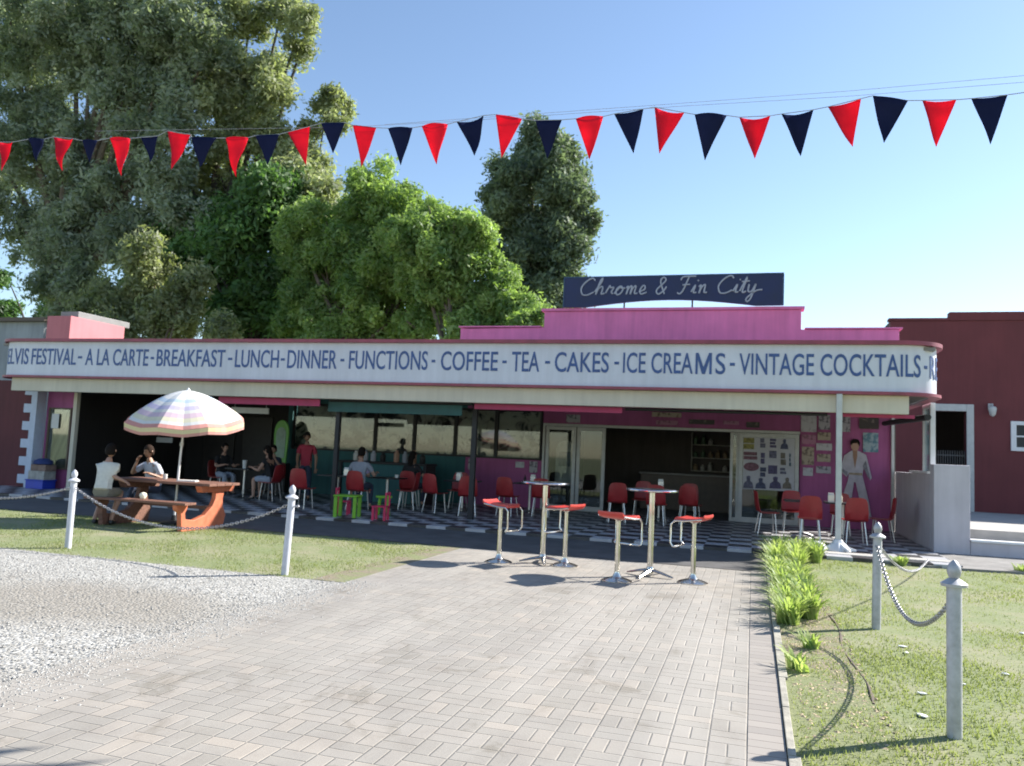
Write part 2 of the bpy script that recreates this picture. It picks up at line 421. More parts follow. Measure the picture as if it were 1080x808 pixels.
# concrete apron at the right, broken edge
mb = MB(); e = [(.78, 14.45)]
x = .78
while x < 12: x += rr.uniform(.15, .5); e.append((x, 14.45-.012*x+rr.uniform(-.13, .1)))
mb.prism([(.78, 16.7)]+e+[(12.6, 16.7)], -.02, .035, 'z')
struct(mb.build('concrete_apron', M['rough_concrete']))
mb = MB(); mb.box(.78, 3.2, 14.75, 15.1, .036, .07); struct(mb.build('apron_kerb', M['concrete'], bevel=.01))
mb = MB(); mb.box(-19, 3.22, 14.4, 21.0, -.02, .06); struct(mb.build('patio_floor', M['tile'], bevel=.006))
mb = MB(); mb.box(3.9, 30, 20.0, 28.8, -.02, .30); struct(mb.build('raised_driveway', M['concrete'], bevel=.01))
sheet('side_yard', 3.9, 30, 16.9, 20.0, .07, M['concrete'])

# stuff: grass blades, gravel stones, path litter --------------------
def blades(name, regions, n, hmin, hmax, mat, w=.006, label=None, dens=None):
    xs = np.empty(0); ys = np.empty(0)
    tot = sum((r[1]-r[0])*(r[3]-r[2])*r[4] for r in regions)
    for r in regions:
        k = int(n*(r[1]-r[0])*(r[3]-r[2])*r[4]/tot)
        xs = np.append(xs, rng.uniform(r[0], r[1], k)); ys = np.append(ys, rng.uniform(r[2], r[3], k))
    pat = np.sin(xs*2.1+1.3*np.sin(ys*1.7))+np.sin(ys*2.9+1.1*np.sin(xs*3.3))+.6*np.sin(xs*7.1+ys*5.3)
    kp = rng.random(len(xs)) < np.clip(.62+.28*pat, .12, 1); xs, ys, pat = xs[kp], ys[kp], pat[kp]
    k = len(xs); a = rng.uniform(0, 2*PI, k); h = rng.uniform(hmin, hmax, k)*(1+.25*pat.clip(-1, 2))*np.where(rng.random(k) < .03, 1.9, 1); ww = w*rng.uniform(.6, 1.5, k)
    lx = rng.normal(0, .5, k)*h; ly = rng.normal(0, .5, k)*h
    V = np.empty((k, 3, 3))
    V[:, 0] = np.stack([xs-np.cos(a)*ww, ys-np.sin(a)*ww, np.full(k, -.006)], 1)
    V[:, 1] = np.stack([xs+np.cos(a)*ww, ys+np.sin(a)*ww, np.full(k, -.006)], 1)
    V[:, 2] = np.stack([xs+lx, ys+ly, h], 1)
    return raw_mesh(name, V.reshape(-1, 3), 3, mat, rng.random(k))
def raw_mesh(name, V, n, mat, tone=None, parent=None):
    k = len(V)//n; me = bpy.data.meshes.new(name)
    me.vertices.add(len(V)); me.vertices.foreach_set('co', V.astype(np.float32).ravel())
    me.loops.add(len(V)); me.loops.foreach_set('vertex_index', np.arange(len(V), dtype=np.int32))
    me.polygons.add(k); me.polygons.foreach_set('loop_start', np.arange(0, len(V), n, dtype=np.int32))
    me.update(calc_edges=True)
    if tone is not None:
        at = me.attributes.new('tone', 'FLOAT', 'POINT'); at.data.foreach_set('value', np.repeat(tone, n).astype(np.float32))
    me.materials.append(mat)
    o = bpy.data.objects.new(name, me); col.objects.link(o); o.parent = parent; return o
M['blade'] = leafmat('grass_blades', (.17, .21, .08), (.33, .35, .17), .45)
g = blades('lawn_grass', [(-14, -4.6, 8.2, 12.03, 1.0), (.82, 5, 2.5, 9, 2.2), (.82, 7, 9, 14.4, .9), (.27, .85, 3.5, 6.2, 2.2), (.27, .8, 6.2, 8.6, 1.3), (.5, .8, 8.6, 12, .5)], 150000, .006, .024, M['blade'], .005)
tag(g, kind='stuff')
def pebbles(name, n, regf, smin, smax, mat, flat=.6):
    P = regf(n); n = len(P)
    base = np.array([(1, 0, 0), (0, 1, 0), (-1, 0, 0), (0, -1, 0), (0, 0, 1), (0, 0, -1)], float)
    fa = np.array([(0, 1, 4), (1, 2, 4), (2, 3, 4), (3, 0, 4)])
    sz = rng.uniform(smin, smax, n)*rng.uniform(.5, 1, n); th = rng.uniform(0, PI, n)
    B = base[None]*rng.uniform(.6, 1.3, (n, 6, 1)); x = B[..., 0]*np.cos(th)[:, None]-B[..., 1]*np.sin(th)[:, None]; y = B[..., 0]*np.sin(th)[:, None]+B[..., 1]*np.cos(th)[:, None]
    B = np.stack([x, y, B[..., 2]*flat], -1)*sz[:, None, None]
    B[..., 0] += P[:, 0:1]; B[..., 1] += P[:, 1:2]
    V = B[:, fa].reshape(-1, 3)
    return raw_mesh(name, V, 3, mat, np.repeat(rng.random(n), 4))
def gm():
    t = NT('loose_stone'); at = t.n('ShaderNodeAttribute'); at.attribute_name = 'tone'
    t.base(t.ramp(at.outputs['Fac'], [(0, (.24, .23, .21)), (.5, (.33, .32, .30)), (1, (.41, .40, .375))])); t.rough(.9); return t.m
M['stone'] = gm()
def gr(n):
    P = np.stack([-4.3-rng.random(n)**.8*11, rng.uniform(3, 8.25, n)], 1)
    r = ((P[:, 0]+6.1)/1.7)**2+((P[:, 1]-6)/.85)**2
    return P[(r > .9) | (rng.random(n) < .25)]
tag(pebbles('loose_gravel', 30000, gr, .006, .018, M['stone']), kind='stuff')
def gedge(n):
    yy = rng.uniform(3, 8.4, n); return np.stack([-4.38+np.abs(rng.normal(0, .22, n))*np.where(rng.random(n) < .8, 1, -1), yy], 1)
tag(pebbles('gravel_spill', 6000, gedge, .005, .015, M['stone']), kind='stuff')
def lit(n):
    return np.stack([rng.uniform(.3, .85, n), rng.uniform(5, 14.2, n)], 1)
M['litter'] = plain('dry_leaf_litter', (.40, .32, .2), .9, .5, 40)
tag(pebbles('bed_leaf_litter', 1500, lit, .01, .03, M['litter'], .35), kind='stuff')
# fallen white petals / paper scraps on the lawn
for i, (x, y, s) in enumerate([(1.28, 7.85, .04), (1.27, 7.6, .035), (1.72, 7.9, .03), (2.3, 8.0, .035), (2.35, 7.7, .035), (1.05, 5.75, .05), (1.15, 6.3, .035), (1.5, 6.7, .025), (2.55, 9.1, .04), (1.9, 7.2, .03)]):
    m = MB(); r2 = random.Random(i); s *= .75
    k = 7; ring = [(s*(1+.4*r2.random())*math.cos(2*PI*j/k), .6*s*(1+.5*r2.random())*math.sin(2*PI*j/k)) for j in range(k)]
    m.add([(a, b, .003+.005*r2.random()) for a, b in ring]+[(0, 0, .012)]+[(a, b, .0) for a, b in ring], [(j, (j+1) % k, k) for j in range(k)]+[(j, j+k+1, (j+1) % k+k+1, (j+1) % k) for j in range(k)])
    tag(m.build('fallen_petal', M['paper'], loc=(x, y, .004), rz=i), 'small white fallen petal lying on the right hand lawn', 'petal', 'fallen white petals on the lawn')

# ============================================================ the diner
diner = empty('diner_building', 'long low pink and purple diner with a curved white canopy fascia of blue lettering', 'diner')
FY = 15.4; ZB, ZT = 2.90, 3.80
XL, XR, RC = -17.75, 2.45, .72
def fascia_path(off, back=21.0):
    """plan curve of the canopy edge, offset outward; rounded at both ends"""
    P = [(XL-RC-off, back)]
    for i in range(13):
        a = PI+ (PI/2)*i/12; P.append((XL+(RC+off)*math.cos(a), FY+RC+(RC+off)*math.sin(a)))
    for i in range(1, 24): P.append((XL+(XR-XL)*i/24, FY-off))
    for i in range(13):
        a = 1.5*PI+(PI/2)*i/12; P.append((XR+(RC+off)*math.cos(a), FY+RC+(RC+off)*math.sin(a)))
    P.append((XR+RC+off, back)); return P
def band(P, Q, z0, z1):
    m = MB(); n = len(P)
    vs = [(x, y, z0) for x, y in P]+[(x, y, z1) for x, y in P]+[(x, y, z0) for x, y in Q]+[(x, y, z1) for x, y in Q]
    fs = []
    for i in range(n-1):
        fs += [(i, i+1, n+i+1, n+i), (2*n+i+1, 2*n+i, 3*n+i, 3*n+i+1), (n+i, n+i+1, 3*n+i+1, 3*n+i), (2*n+i, 2*n+i+1, i+1, i)]
    fs += [(0, n, 3*n, 2*n), (n-1, 3*n-1, 4*n-1, 2*n-1)]
    m.add(vs, fs); return m
fas = band(fascia_path(0), fascia_path(-.10), ZB, ZT-.06).build('canopy_fascia', M['fascia'], diner, smooth=True)
band(fascia_path(.10), fascia_path(-.12), ZT-.058, ZT+.012).build('trim', M['trim'], fas, smooth=True)
band(fascia_path(.08), fascia_path(-.12), ZB-.055, ZB-.002).build('trim', M['trim'], fas, smooth=True)
mb = MB(); mb.box(XL-.6, XR+.6, FY+.13, 21.2, ZT-.14, ZT-.08); mb.build('roof', M['rough_concrete'], diner)
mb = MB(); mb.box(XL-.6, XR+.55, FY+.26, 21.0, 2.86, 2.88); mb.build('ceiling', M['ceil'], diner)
# lettering wraps the right corner
def fmap(x, z, d):
    if x <= XR: return (x, FY-.006-d, z)
    a = (x-XR)/RC; r = RC+.006+d
    return (XR+r*math.sin(a), FY+RC-r*math.cos(a), z)
words = [('FESTIVAL', -17.24, -15.85), ('-', -15.79, -15.67), ('A LA CARTE', -15.56, -13.71), ('-', -13.64, -13.55), ('BREAKFAST', -13.47, -11.58), ('-', -11.5, -11.39), ('LUNCH', -11.31, -10.17), ('-', -10.12, -10.02), ('DINNER', -9.95, -8.72), ('-', -8.63, -8.54), ('FUNCTIONS', -8.42, -6.58), ('-', -6.49, -6.41), ('COFFEE', -6.28, -5.03), ('-', -4.93, -4.84), ('TEA', -4.73, -4.15), ('-', -4.03, -3.93), ('CAKES', -3.83, -2.74), ('-', -2.63, -2.54), ('ICE CREA', -2.46, -1.13), ('S', -.71, -.53), ('-', -0.45, -0.36), ('VINTAGE COCKTAILS', -0.28, 2.82), ('-', 2.90, 2.97), ('R', 3.04, 3.22), ('E', 3.27, 3.42)]
lt = MB()
for w, a, b in words:
    if w == '-': fit_text(lt, w, a, b, 3.335, 3.39, fmap, .0)
    else: fit_text(lt, w, a, b, 3.17, 3.575, fmap, .007)
x0, x1, w, z0, z1 = -1.08, -.78, .043, 3.17, 3.575; xm = (x0+x1)/2
lt.prism([(x0, z0), (x0, z1), (x0+w*1.25, z1), (xm, z0+.13), (x1-w*1.25, z1), (x1, z1), (x1, z0), (x1-w, z0), (x1-w, z1-.13), (xm+.028, z0), (xm-.028, z0), (x0+w, z1-.13), (x0+w, z0)], FY-.006-.004, FY-.002, 'y')
def fmapl(x, z, d):
    if x >= XL: return (x, FY-.006-d, z)
    a = (XL-x)/RC; r = RC+.006+d
    return (XL-r*math.sin(a), FY+RC-r*math.cos(a), z)
fit_text(lt, 'ELVIS', -18.12, -17.34, 3.17, 3.575, fmapl, .007)
tag(lt.build('lettering', M['letter'], fas))
# cream beam behind and under the fascia
beam = MB(); beam.box(-17.9, 2.62, FY+.08, FY+.24, 2.52, 2.842)
beam.build('beam', M['cream'], diner, bevel=.008)
mb = MB(); mb.box(-11.9, -9.25, 15.7, 15.72, 2.36, 2.515); mb.build('valance', M['valance_pink'], diner)
mb = MB(); mb.box(-9.15, -5.95, 15.9, 15.93, 2.26, 2.50); mb.build('valance', M['teal_c'], diner)
mb = MB(); mb.box(-5.6, -2.5, 15.7, 15.72, 2.40, 2.515); mb.build('valance', M['valance_pink'], diner)
mb = MB(); mb.box(1.56, 2.75, 15.7, 15.72, 2.455, 2.515); mb.build('valance', M['valance_pink'], diner)
# rolled dark blind between the poles
mb = MB(); mb.tube([(-9.1, 15.85, 2.51), (-5.7, 15.85, 2.51)], .035, 10); mb.build('rolled_blind', M['dark'], diner, smooth=True)
mb = MB(); mb.tube([(-2.45, 15.8, 2.49), (1.3, 15.8, 2.49)], .03, 10); mb.build('rolled_blind', M['dark'], diner, smooth=True)
# posts
def post(x, y, w, z0, z1, mat, name='post'):
    m = MB(); m.box(x-w, x+w, y-w, y+w, z0, z1); return m.build(name, mat, diner, bevel=.006)
post(-8.98, 16.1, .05, .06, 2.855, M['dark'])
post(-5.78, 16.3, .055, .06, 2.855, M['dark'])
post(-16.62, 16.3, .055, .06, 2.855, M['cream'])
pw = post(1.46, 15.34, .048, .07, 2.84, M['cream_p'])
mb = MB()
mb.lathe([(.24, .0), (.22, .03), (.10, .14), (.07, .19)], (0, 0, 0), 8)
for k in range(4):
    a = k*PI/2+.5; mb.prism([(.05, .12), (.30, .03), (.30, .0), (.05, .0)], -.03, .03, 'y') if k == 0 else mb.tube([(.05*math.cos(a), .05*math.sin(a), .10), (.30*math.cos(a), .30*math.sin(a), .02)], [.05, .03], 6)
mb.build('post_foot', M['whitep'], pw, loc=(1.46, 15.34, .07))

# parapet
par = MB(); par.prism([(-6.3, 3.75), (-6.3, 4.23), (-4.38, 4.25), (-4.38, 4.60), (.86, 4.60), (.86, 4.20), (2.62, 4.20), (2.62, 3.75)], 16.5, 16.75, 'y')
pr = par.build('parapet', M['pink'], diner, bevel=.012)
mb = MB(); mb.box(-4.44, .92, 16.46, 16.80, 4.603, 4.66); mb.box(-6.34, -4.445, 16.47, 16.79, 4.255, 4.285); mb.box(.925, 2.68, 16.47, 16.79, 4.205, 4.235)
mb.build('coping', M['pink'], pr, bevel=.008)

# back wall with its openings (Y = 21)
YB = 21.0
def wall(segs, mat, name='wall', y0=YB, y1=YB+.22):
    m = MB()
    for x0, x1, z0, z1 in segs: m.box(x0, x1, y0, y1, z0, z1)
    return m.build(name, mat, diner)
wall([(-13.25, -7.68, .05, 1.34), (-13.25, -7.68, 2.70, 2.86), (-13.4, -13.25, .05, 2.86)], M['teal'])
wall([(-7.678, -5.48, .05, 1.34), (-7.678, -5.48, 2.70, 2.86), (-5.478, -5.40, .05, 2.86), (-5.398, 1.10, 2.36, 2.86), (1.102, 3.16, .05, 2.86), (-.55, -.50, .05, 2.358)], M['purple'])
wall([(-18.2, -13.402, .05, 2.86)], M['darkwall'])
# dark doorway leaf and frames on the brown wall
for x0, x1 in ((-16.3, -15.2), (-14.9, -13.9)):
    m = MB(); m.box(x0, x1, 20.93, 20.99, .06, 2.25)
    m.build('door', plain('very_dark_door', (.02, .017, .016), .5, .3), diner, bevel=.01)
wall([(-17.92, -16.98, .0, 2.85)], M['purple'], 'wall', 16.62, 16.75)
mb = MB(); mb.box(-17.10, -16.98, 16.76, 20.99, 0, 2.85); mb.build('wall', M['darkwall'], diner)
# windows: six panes, beige blinds, print smears also standing in for reflections, behind glass
def blindmat():
    t = NT('beige_reflection_print'); p = t.pos(); s = t.sep(p)
    n = t.noise(p, 2.2, 5, .6, .8); n2 = t.noise(t.comb(t.math('ADD', s[0], 7.), s[1], s[2]), 5, 4)
    c = t.ramp(n, [(.44, (.03, .03, .035)), (.48, (.34, .31, .28)), (.53, (.66, .60, .50)), (.66, (.70, .66, .58)), (.70, (.12, .11, .11))])
    low = t.mr(t.math('ADD', s[2], t.math('MULTIPLY', n2, .5)), 1.75, 1.95, .8, 0.)
    t.base(t.mix(low, c, (.10, .10, .11))); t.rough(.8); return t.m
M['blind'] = blindmat()
edges = [-13.2, -11.68, -10.48, -9.25, -8.0, -6.80, -5.50]
for i in range(6):
    a, b = edges[i], edges[i+1]
    w = empty('window', None, None); w.parent = diner; del_ = None
    f = MB(); f.box(a, a+.05, 20.95, 21.04, 1.34, 2.70); f.box(b-.05, b, 20.95, 21.04, 1.34, 2.70); f.box(a+.051, b-.051, 20.95, 21.04, 1.34, 1.39); f.box(a+.051, b-.051, 20.95, 21.04, 2.65, 2.70)
    f.build('frame', M['dark'], w)
    g_ = MB(); g_.box(a+.05, b-.05, 20.985, 20.992, 1.39, 2.65); g_.build('pane', M['glass'], w)
    g_ = MB(); g_.box(a+.05, b-.05, 21.06, 21.07, 1.39, 2.65); g_.build('blind', M['blind'], w)
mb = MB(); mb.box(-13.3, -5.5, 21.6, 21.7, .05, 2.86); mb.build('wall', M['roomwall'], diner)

# sliding doors ------------------------------------------------
def door_leaf(x0, x1, y, z0, z1, fw=.09):
    d = empty('sliding_door', None, None); d.parent = diner
    f = MB(); f.box(x0, x0+fw, y, y+.05, z0, z1); f.box(x1-fw, x1, y, y+.05, z0, z1)
    f.box(x0+fw+.001, x1-fw-.001, y+.002, y+.048, z1-fw, z1); f.box(x0+fw+.001, x1-fw-.001, y+.002, y+.048, z0, z0+fw*1.4)
    f.build('frame', M['cream_p'], d, bevel=.005)
    g_ = MB(); g_.box(x0+fw, x1-fw, y+.02, y+.028, z0+fw*1.4, z1-fw); g_.build('glass', M['glass'], d)
    return d
ft = MB(); ft.box(-5.40, 1.10, 20.93, 21.1, 2.29, 2.358); ft.box(-5.46, -5.401, 20.93, 21.1, .06, 2.358); ft.build('door_frame', M['cream_p'], diner, bevel=.004)
door_leaf(-5.38, -4.55, 20.96, .06, 2.28); dl2 = door_leaf(-4.53, -3.76, 21.0, .06, 2.28)
door_leaf(-.56, -.34, 20.96, .06, 2.28, .07)
dr = door_leaf(-.34, 1.08, 20.9, .06, 2.28, .09)
# poster panel filling the top of the right door, covered in stickers
mb = MB(); mb.box(-.24, .98, 20.886, 20.894, .88, 2.18); mb.build('notice_panel', plain('grey_white_panel', (.46, .46, .50), .6, .08), dr)
SC = [(.10, .10, .16), (.07, .06, .14), (.16, .07, .10), (.05, .06, .12), (.14, .12, .10), (.22, .20, .06), (.05, .09, .14)]
sm = [plain('sticker_ink_%s' % n_, c, .6, .6, 18) for n_, c in zip(('dark_grey', 'indigo', 'wine', 'blue', 'umber', 'mustard', 'petrol'), SC)]
ST = [(-0.24, 0.04, 1.87, 2.17), (0.16, 0.3, 1.92, 2.17), (0.39, 0.55, 1.93, 2.17), (0.64, 0.83, 1.91, 2.16), (-0.23, 0.12, 1.61, 1.82), (0.18, 0.29, 1.52, 1.81), (0.38, 0.57, 1.67, 1.87), (0.65, 0.78, 1.51, 1.83), (0.85, 0.91, 1.49, 1.82), (-0.22, 0.14, 1.32, 1.56), (0.17, 0.33, 1.2, 1.45), (0.36, 0.61, 1.28, 1.51), (0.64, 0.79, 1.29, 1.46), (-0.23, 0.02, 0.9, 1.22), (0.06, 0.32, 0.91, 1.18), (0.39, 0.68, 0.93, 1.23), (0.7, 0.92, 0.94, 1.22)]
for i, (a, b, c, d) in enumerate(ST):
    m = MB(); r2 = random.Random(i+40)
    if i == 9:
        m.prism([((a+b)/2+(b-a)*.52*math.cos(k*PI/8), (c+d)/2+(d-c)*.45*math.sin(k*PI/8)) for k in range(16)], 20.878, 20.884, 'y')
    elif i > 12 or i == 3:
        cx = (a+b)/2; w = (b-a)/2
        m.prism([(cx-w, c), (cx+w, c), (cx+w*.8, c+(d-c)*.45), (cx+w*.35, c+(d-c)*.6), (cx+w*.4, d-.02), (cx, d), (cx-w*.4, d-.03), (cx-w*.3, c+(d-c)*.6), (cx-w*.85, c+(d-c)*.4)], 20.878, 20.884, 'y')
    else:
        kk = r2.choice([1, 2, 3])
        for j in range(kk):
            z0 = c+(d-c)*j/kk; m.box(a, b-r2.random()*.04, 20.878, 20.884, z0+.006, z0+(d-c)/kk-.012)
    m.build('sticker', sm[[5, 0, 1, 3, 2, 1, 0, 4, 6, 2, 3, 1, 0, 0, 3, 1, 4][i]], dr)
# dark box with pale arch, added for a reflection in the left door
jb = empty('reflection_box', 'tall dark box with an arched pale panel standing in for a reflection behind the left glass door', 'cabinet', (-4.95, 21.5, .06))
m = MB(); m.box(-.42, .42, 0, .5, 0, 2.1); m.build('body', M['dark'], jb, bevel=.03)
m = MB(); pts = [(-.26, .62), (.26, .62), (.26, 1.6)]+[(.26*math.cos(k*PI/8), 1.6+.26*math.sin(k*PI/8)) for k in range(1, 8)]+[(-.26, 1.6)]
m.prism(pts, -.03, -.002, 'y'); m.build('front_panel', plain('grey_pearl_panel', (.38, .38, .36), .3, .15), jb)
m = MB(); m.box(-.17, .17, -.04, -.032, 1.15, 1.55); m.build('screen', plain('grey_blue_panel', (.10, .12, .16), .3, .1), jb)  # inner panel of the added arch, no real display
# room behind the doors
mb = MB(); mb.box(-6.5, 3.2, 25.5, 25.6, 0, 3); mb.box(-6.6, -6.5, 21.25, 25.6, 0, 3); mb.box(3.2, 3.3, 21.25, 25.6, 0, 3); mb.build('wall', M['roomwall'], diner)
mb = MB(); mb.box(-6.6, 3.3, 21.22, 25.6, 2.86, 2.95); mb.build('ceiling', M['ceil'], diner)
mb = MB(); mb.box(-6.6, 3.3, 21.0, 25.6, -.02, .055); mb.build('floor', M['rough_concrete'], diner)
sc = empty('serving_counter', 'dim serving counter inside the room behind the open doorway', 'counter', (-1.6, 24, .055))
m = MB(); m.box(-1.6, 1.3, 0, .6, 0, 1.02); m.build('base', plain('dull_brown_laminate', (.10, .075, .06), .5, .2), sc, bevel=.01)
m = MB(); m.box(-1.65, 1.35, -.05, .65, 1.022, 1.07); m.build('counter_top', plain('grey_laminate', (.25, .24, .24), .4, .1), sc, bevel=.01)
hs = empty('back_bar_shelf', 'dim shelf unit of jars and boxes inside above the serving counter', 'shelf', (-.9, 25.2, 1.2))
m = MB(); [m.box(-.9, .9, 0, .25, z, z+.03) for z in (0, .4, .8)]; m.box(-.93, -.9, 0, .25, 0, 1.2); m.box(.9, .93, 0, .25, 0, 1.2); m.build('boards', plain('pale_shelf', (.40, .38, .34), .6, .1), hs)
for z in (.03, .43, .83):
    for k in range(8):
        if rr.random() < .75:
            m = MB(); x = -.8+k*.22; hh = rr.uniform(.14, .3); m.lathe([(.06, 0), (.07, .02), (.07, hh*.7), (.03, hh*.85), (.03, hh)], (x, .12, z), 10)
            m.build('jar', rr.choice([plain('dull_jar_%s' % c_, k_, .4) for c_, k_ in (('white', (.45, .44, .42)), ('tan', (.28, .2, .12)), ('green', (.08, .14, .08)))]), hs, smooth=True)
mb = MB(); mb.box(-1.9, -.55, 22.2, 22.5, 2.42, 2.56); tag(mb.build('strip_light_housing', plain('pale_enamel', (.62, .62, .6), .5, .05), bevel=.01), 'pale strip light housing hanging under the ceiling inside the open doorway', 'light fitting')
mb = MB(); mb.box(-1.25, -1.13, 22.32, 22.36, 2.562, 2.858); mb.v = mb.v; o = mb.build('hanger', M['alu'], bpy.data.objects['strip_light_housing'])

# side wall of the patio: low wall, pier, frame posts
lw = empty('side_wall', 'low white rendered wall closing the right side of the patio, with pier', 'wall')
m = MB(); m.box(3.25, 3.42, 17.05, 21.0, .0, 1.48); m.build('low_wall', M['white'], lw, bevel=.01)
m = MB(); m.box(3.25, 3.86, 16.7, 17.045, .0, 1.67); m.build('pier', M['white'], lw, bevel=.02)
m = MB(); m.box(3.862, 16, 16.7, 16.88, 0, .27); m.build('low_wall', M['white'], lw, bevel=.01)
m = MB(); m.box(3.864, 16, 16.66, 16.92, .272, .315); m.build('coping', M['whitep'], lw, bevel=.01)
m = MB(); m.box(3.20, 3.46, 17.06, 18.9, 1.482, 1.53); m.build('sill', M['whitep'], lw, bevel=.01)
sw = empty('side_window', 'white framed glass screen standing on the low patio wall', 'window')
m = MB(); m.box(3.28, 3.37, 17.15, 17.24, 1.53, 2.86); m.box(3.28, 3.37, 17.85, 17.93, 1.53, 2.86); m.box(3.28, 3.37, 17.241, 17.849, 2.78, 2.86); m.build('frame', M['whitep'], sw, bevel=.005)
m = MB(); m.box(3.31, 3.32, 17.24, 17.85, 1.53, 2.78); m.build('pane', M['glass'], sw)
# purple wall end and dark gap
m = MB(); m.box(3.16, 3.22, 20.9, 21.2, .06, 2.86); m.build('door_jamb', M['cream_p'], diner)
# roll of bracket strut under the canopy at right
m = MB(); m.tube([(3.0, 15.9, 2.5), (3.0, 20.9, 2.62)], .06, 8); m.build('gutter', M['dark'], diner, smooth=True)

# quoins and the maroon end wall on the left
mw = empty('left_end_wall', 'dark maroon wall with pale blue toothed quoins at the far left', 'wall')
m = MB(); m.box(-26, -18.125, 16.4, 16.7, 0, 2.84); m.build('wall', M['maroon2'], mw)
q = MB(); q.box(-18.12, -17.93, 16.30, 16.6, 0, 2.84)
for k in range(6): q.box(-18.36, -18.122, 16.305, 16.395, .16+k*.46, .39+k*.46)
q.build('quoins', M['quoin'], mw, bevel=.006)

# curtain window with a notice on the purple wall at the left
cwm = NT('brown_drape'); s_ = cwm.sep(cwm.pos()); v = cwm.comb(cwm.math('MULTIPLY', cwm.math('ADD', s_[0], cwm.math('MULTIPLY', s_[2], -.35)), 9.), 0., cwm.math('MULTIPLY', s_[2], .7))
cwm.base(cwm.ramp(cwm.noise(v, 1., 4, .6, .5), [(.35, (.05, .05, .035)), (.65, (.26, .22, .16))])); cwm.rough(.8)
w = empty('window', None, None); w.parent = diner
m = MB(); m.box(-17.75, -17.10, 16.598, 16.61, .6, 2.12); m.build('curtain', cwm.m, w)
m = MB(); m.box(-17.75, -17.10, 16.585, 16.59, .6, 2.12); m.build('pane', M['glass2'], w)
m = MB(); [m.box(*b) for b in ((-17.80, -17.752, 16.57, 16.60, .56, 2.16), (-17.098, -17.05, 16.57, 16.60, .56, 2.16), (-17.75, -17.10, 16.57, 16.60, 2.122, 2.16), (-17.75, -17.10, 16.57, 16.60, .56, .598))]; m.build('frame', plain('dull_brown_frame', (.12, .09, .06), .6), w)
m = MB(); m.box(-17.66, -17.42, 16.55, 16.556, 1.62, 2.0); tag(m.build('paper_notice', M['paper']), 'blank white paper notice taped inside the curtained window at left', 'notice')

# ---------------- roof sign
rs = empty('roof_sign', 'dark navy arched rooftop sign board with pale cursive lettering', 'sign')
pts = [(-3.93, 4.67), (-3.93, 5.30), (.50, 5.30), (.50, 4.67)]+[(.0-3.45*k/12, 4.665+.14*math.sin(PI*(k+.0)/12)) for k in range(0, 13)]
m = MB(); m.prism(pts, 16.40, 16.45, 'y'); m.build('board', M['navy'], rs)
m = MB(); m.box(-3.95, .52, 16.39, 16.46, 5.302, 5.325); m.box(-3.955, -3.932, 16.39, 16.46, 4.67, 5.30); m.box(.502, .525, 16.39, 16.46, 4.67, 5.30); m.build('edge_trim', plain('navy_edge', (.02, .06, .14), .4), rs)
for x in (-2.65, -1.25):
    m = MB(); m.tube([(x, 16.48, 4.64), (x, 16.48, 5.1)], .018, 8); m.build('support', M['dark'], rs)
G_ = {'C': (1.75, [[(1.55, 1.65), (1.15, 1.95), (.5, 1.6), (.1, .85), (.45, .1), (1.1, .02), (1.75, .35)]]),
 'h': (1.25, [[(0, .35), (.5, 1.5), (.5, 1.95), (.3, 1.5), (.22, .05), (.35, .7), (.7, .98), (.88, .7), (.88, .12), (1.25, .2)]]),
 'r': (.95, [[(0, .2), (.28, 1.05), (.42, .82), (.8, .85), (.68, .3), (.95, .12)]]),
 'o': (1.15, [[(0, .12), (.5, .98), (.15, .6), (.3, .05), (.72, .1), (.9, .6), (.6, .98), (.55, .8), (1.15, .75)]]),
 'm': (1.5, [[(0, .75), (.2, .95), (.2, .02), (.3, .7), (.6, .98), (.68, .02), (.78, .7), (1.08, .98), (1.15, .15), (1.5, .15)]]),
 'e': (.95, [[(0, .3), (.58, .55), (.55, .92), (.3, .98), (.1, .5), (.35, .04), (.95, .25)]]),
 '&': (1.5, [[(1.15, .0), (.3, 1.4), (.5, 1.9), (.85, 1.5), (.12, .5), (.45, .0), (.95, .4), (1.15, .85)]]),
 'F': (1.55, [[(.1, 1.55), (.35, 1.92), (1.75, 1.95)], [(.95, 1.9), (.7, .4), (.4, 0), (.1, .15)], [(.45, 1.0), (1.3, 1.05)]]),
 'i': (.62, [[(0, .2), (.3, .98), (.28, .15), (.62, .15)], [(.42, 1.42), (.46, 1.52)]]),
 'n': (1.1, [[(0, .75), (.2, .95), (.2, .02), (.32, .7), (.65, .98), (.75, .15), (1.1, .15)]]),
 't': (.72, [[(0, .2), (.42, 1.8), (.3, .15), (.72, .2)], [(-.05, 1.25), (.8, 1.32)]]),
 'y': (1.5, [[(0, .95), (.1, .2), (.5, .2), (.72, .98), (.62, -.5), (.35, -.95), (.15, -.6), (.9, .2), (1.6, .35)]]), ' ': (.75, [])}
S = 'Chrome & Fin City'; tot = sum(G_[c][0] for c in S)+.12*len(S)
k = 3.72/tot; x = -3.62; m = MB(); H = .185
for c in S:
    wd, st = G_[c]
    if c == ' ':
        m.build('lettering', M['script'], rs, smooth=True); m = MB()
    for ln in st:
        P = smooth_line([(x+(a+.28*b)*k, 16.392, 4.925+b*H) for a, b in ln], 5)
        m.tube(P, .0165, 6, flat=1)
    x += (wd+.12)*k
m.build('lettering', M['script'], rs, smooth=True)

